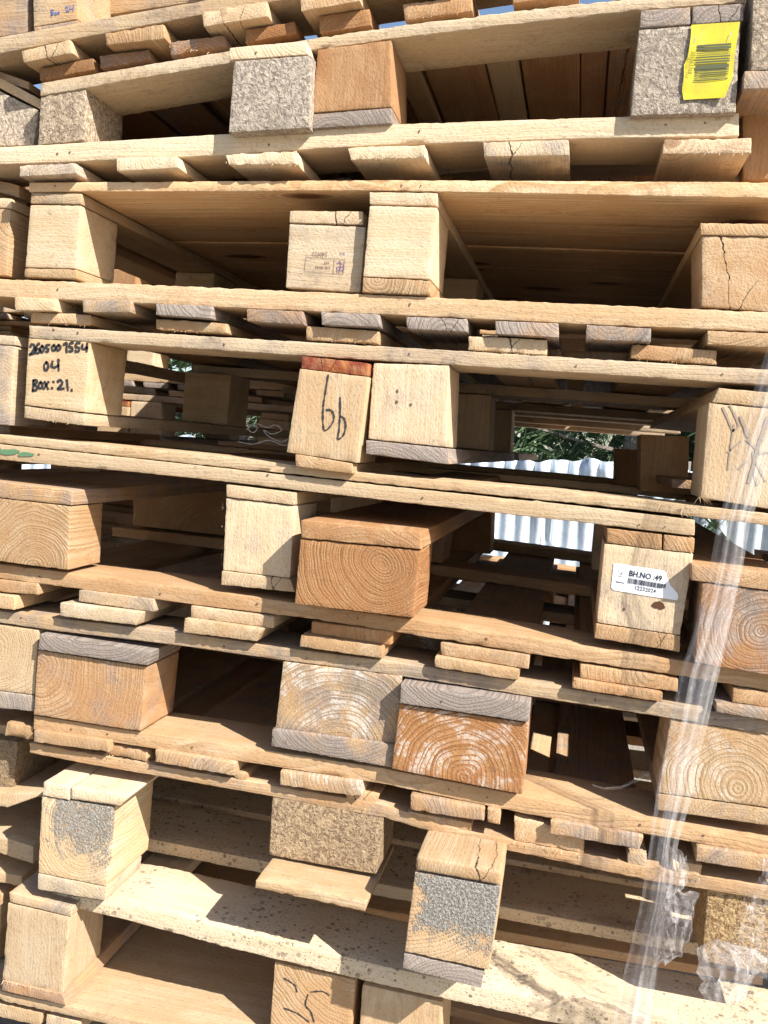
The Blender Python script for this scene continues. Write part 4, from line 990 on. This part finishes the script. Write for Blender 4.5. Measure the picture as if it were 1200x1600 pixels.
# knots, stains and scraps
KNOT = simple('dark_knot', (.10, .04, .02), .6, .3); GREEN = simple('green_paint_smear', (.10, .20, .11), .8); PINK = simple('pink_crayon', (.55, .08, .18), .8)
def blob(name, parent, Y, cx, cy, rx, ry, mat, seed, n=22):
    rg = random.Random(seed); pts = []
    ph = [rg.uniform(0, 6.28) for _ in range(3)]
    for i in range(n):
        a = -6.2832*i/n; q = 1+.16*math.sin(2*a+ph[0])+.10*math.sin(3*a+ph[1])+.06*math.sin(7*a+ph[2])
        pts.append((cx+rx*q*math.cos(a), cy+ry*q*math.sin(a)))
    return poly(name, parent, pts[::-1], mat, Y)
blob('knot', BLK_N, -.0006, 1029, 946, 9, 7, KNOT, 1)
for i, (x, y, a, b_) in enumerate([(12, 706, 16, 5), (40, 710, 11, 4), (-8, 704, 10, 6)]): blob('paint_smear', PE, -.0032, x, y, a, b_, GREEN, i+3)
TW = link('twine', None, None, tuple(at(420, 680, .16))); TW['label'] = 'tangle of thin white plastic string beside the lettered block, in the gap to its right'; TW['category'] = 'string'
strokes('string', TW, .16, [[(385,672),(392,664),(402,668),(396,676),(388,670),(400,662),(418,668),(430,664),(440,672),(425,678),(412,672),(420,682),(440,690),(455,684),(460,694)], [(372,690),(395,694),(420,688),(445,696),(462,690)]], .0012, simple('white_string', (.45, .45, .45), .5), (0, 0), 1.)

RUST = simple('rusty_nail', (.13, .075, .05), .6, .4)
BLK_C = [o for o in PD.children if o.name.startswith('block')]
for i, (par, Y, x, y, q) in enumerate([(PD, -.0008, 621, 611, 2.2), (PD, -.0008, 642, 632, 2.), (PD, -.0008, 620, 628, 2.4), (PBl, -.0008, 420, 226, 1.8), (PBl, -.0008, 655, 205, 1.8), (PCl, -.0008, 90, 452, 1.6),
    (PCl, -.0008, 640, 476, 1.8), (PD, -.0008, 900, 572, 1.7), (PD, -.0008, 350, 538, 1.7), (PE, -.003, 660, 778, 1.8), (PEl, -.0008, 250, 928, 1.7), (PEl, -.0008, 760, 998, 1.9), (PF, -.0008, 350, 1010, 1.7),
    (PF, -.0008, 930, 1094, 1.9), (PFl, -.0008, 300, 1168, 1.6), (PFl, -.0008, 1000, 1289, 2.), (PBl, -.0208, 400, 82, 1.7), (PE, -.0008, 975, 952, 2.), (PFl, -.0228, 690, 1096, 1.8)]):
    blob('nail_hole', par, Y, x, y, q, q*1.1, RUST, i+20, 9)

# a few more nail heads, two by two above the blocks
rg = random.Random(44)
for par, Y, pts in [(PBl, -.0008, [(90, 240), (110, 239), (1040, 193), (1100, 191)]), (PC, -.0008, [(85, 292), (630, 289), (660, 290)]), (PD, -.0008, [(85, 517), (120, 519), (640, 553), (1130, 585)]),
                    (PE, -.003, [(60, 708), (420, 744), (1000, 818), (1040, 822)]), (PEl, -.0008, [(60, 900), (400, 946), (560, 968), (1110, 1052)]), (PF, -.0008, [(30, 966), (480, 1028), (560, 1038), (1120, 1125)]),
                    (PFl, -.0008, [(110, 1138), (170, 1146), (700, 1233), (760, 1244), (1100, 1307)])]:
    for x, y in pts: blob('nail_head', par, Y, x+rg.uniform(-3, 3), y+rg.uniform(-2, 2), rg.uniform(1.3, 2.), rg.uniform(1.3, 2.), RUST, rg.randint(0, 99), 9)
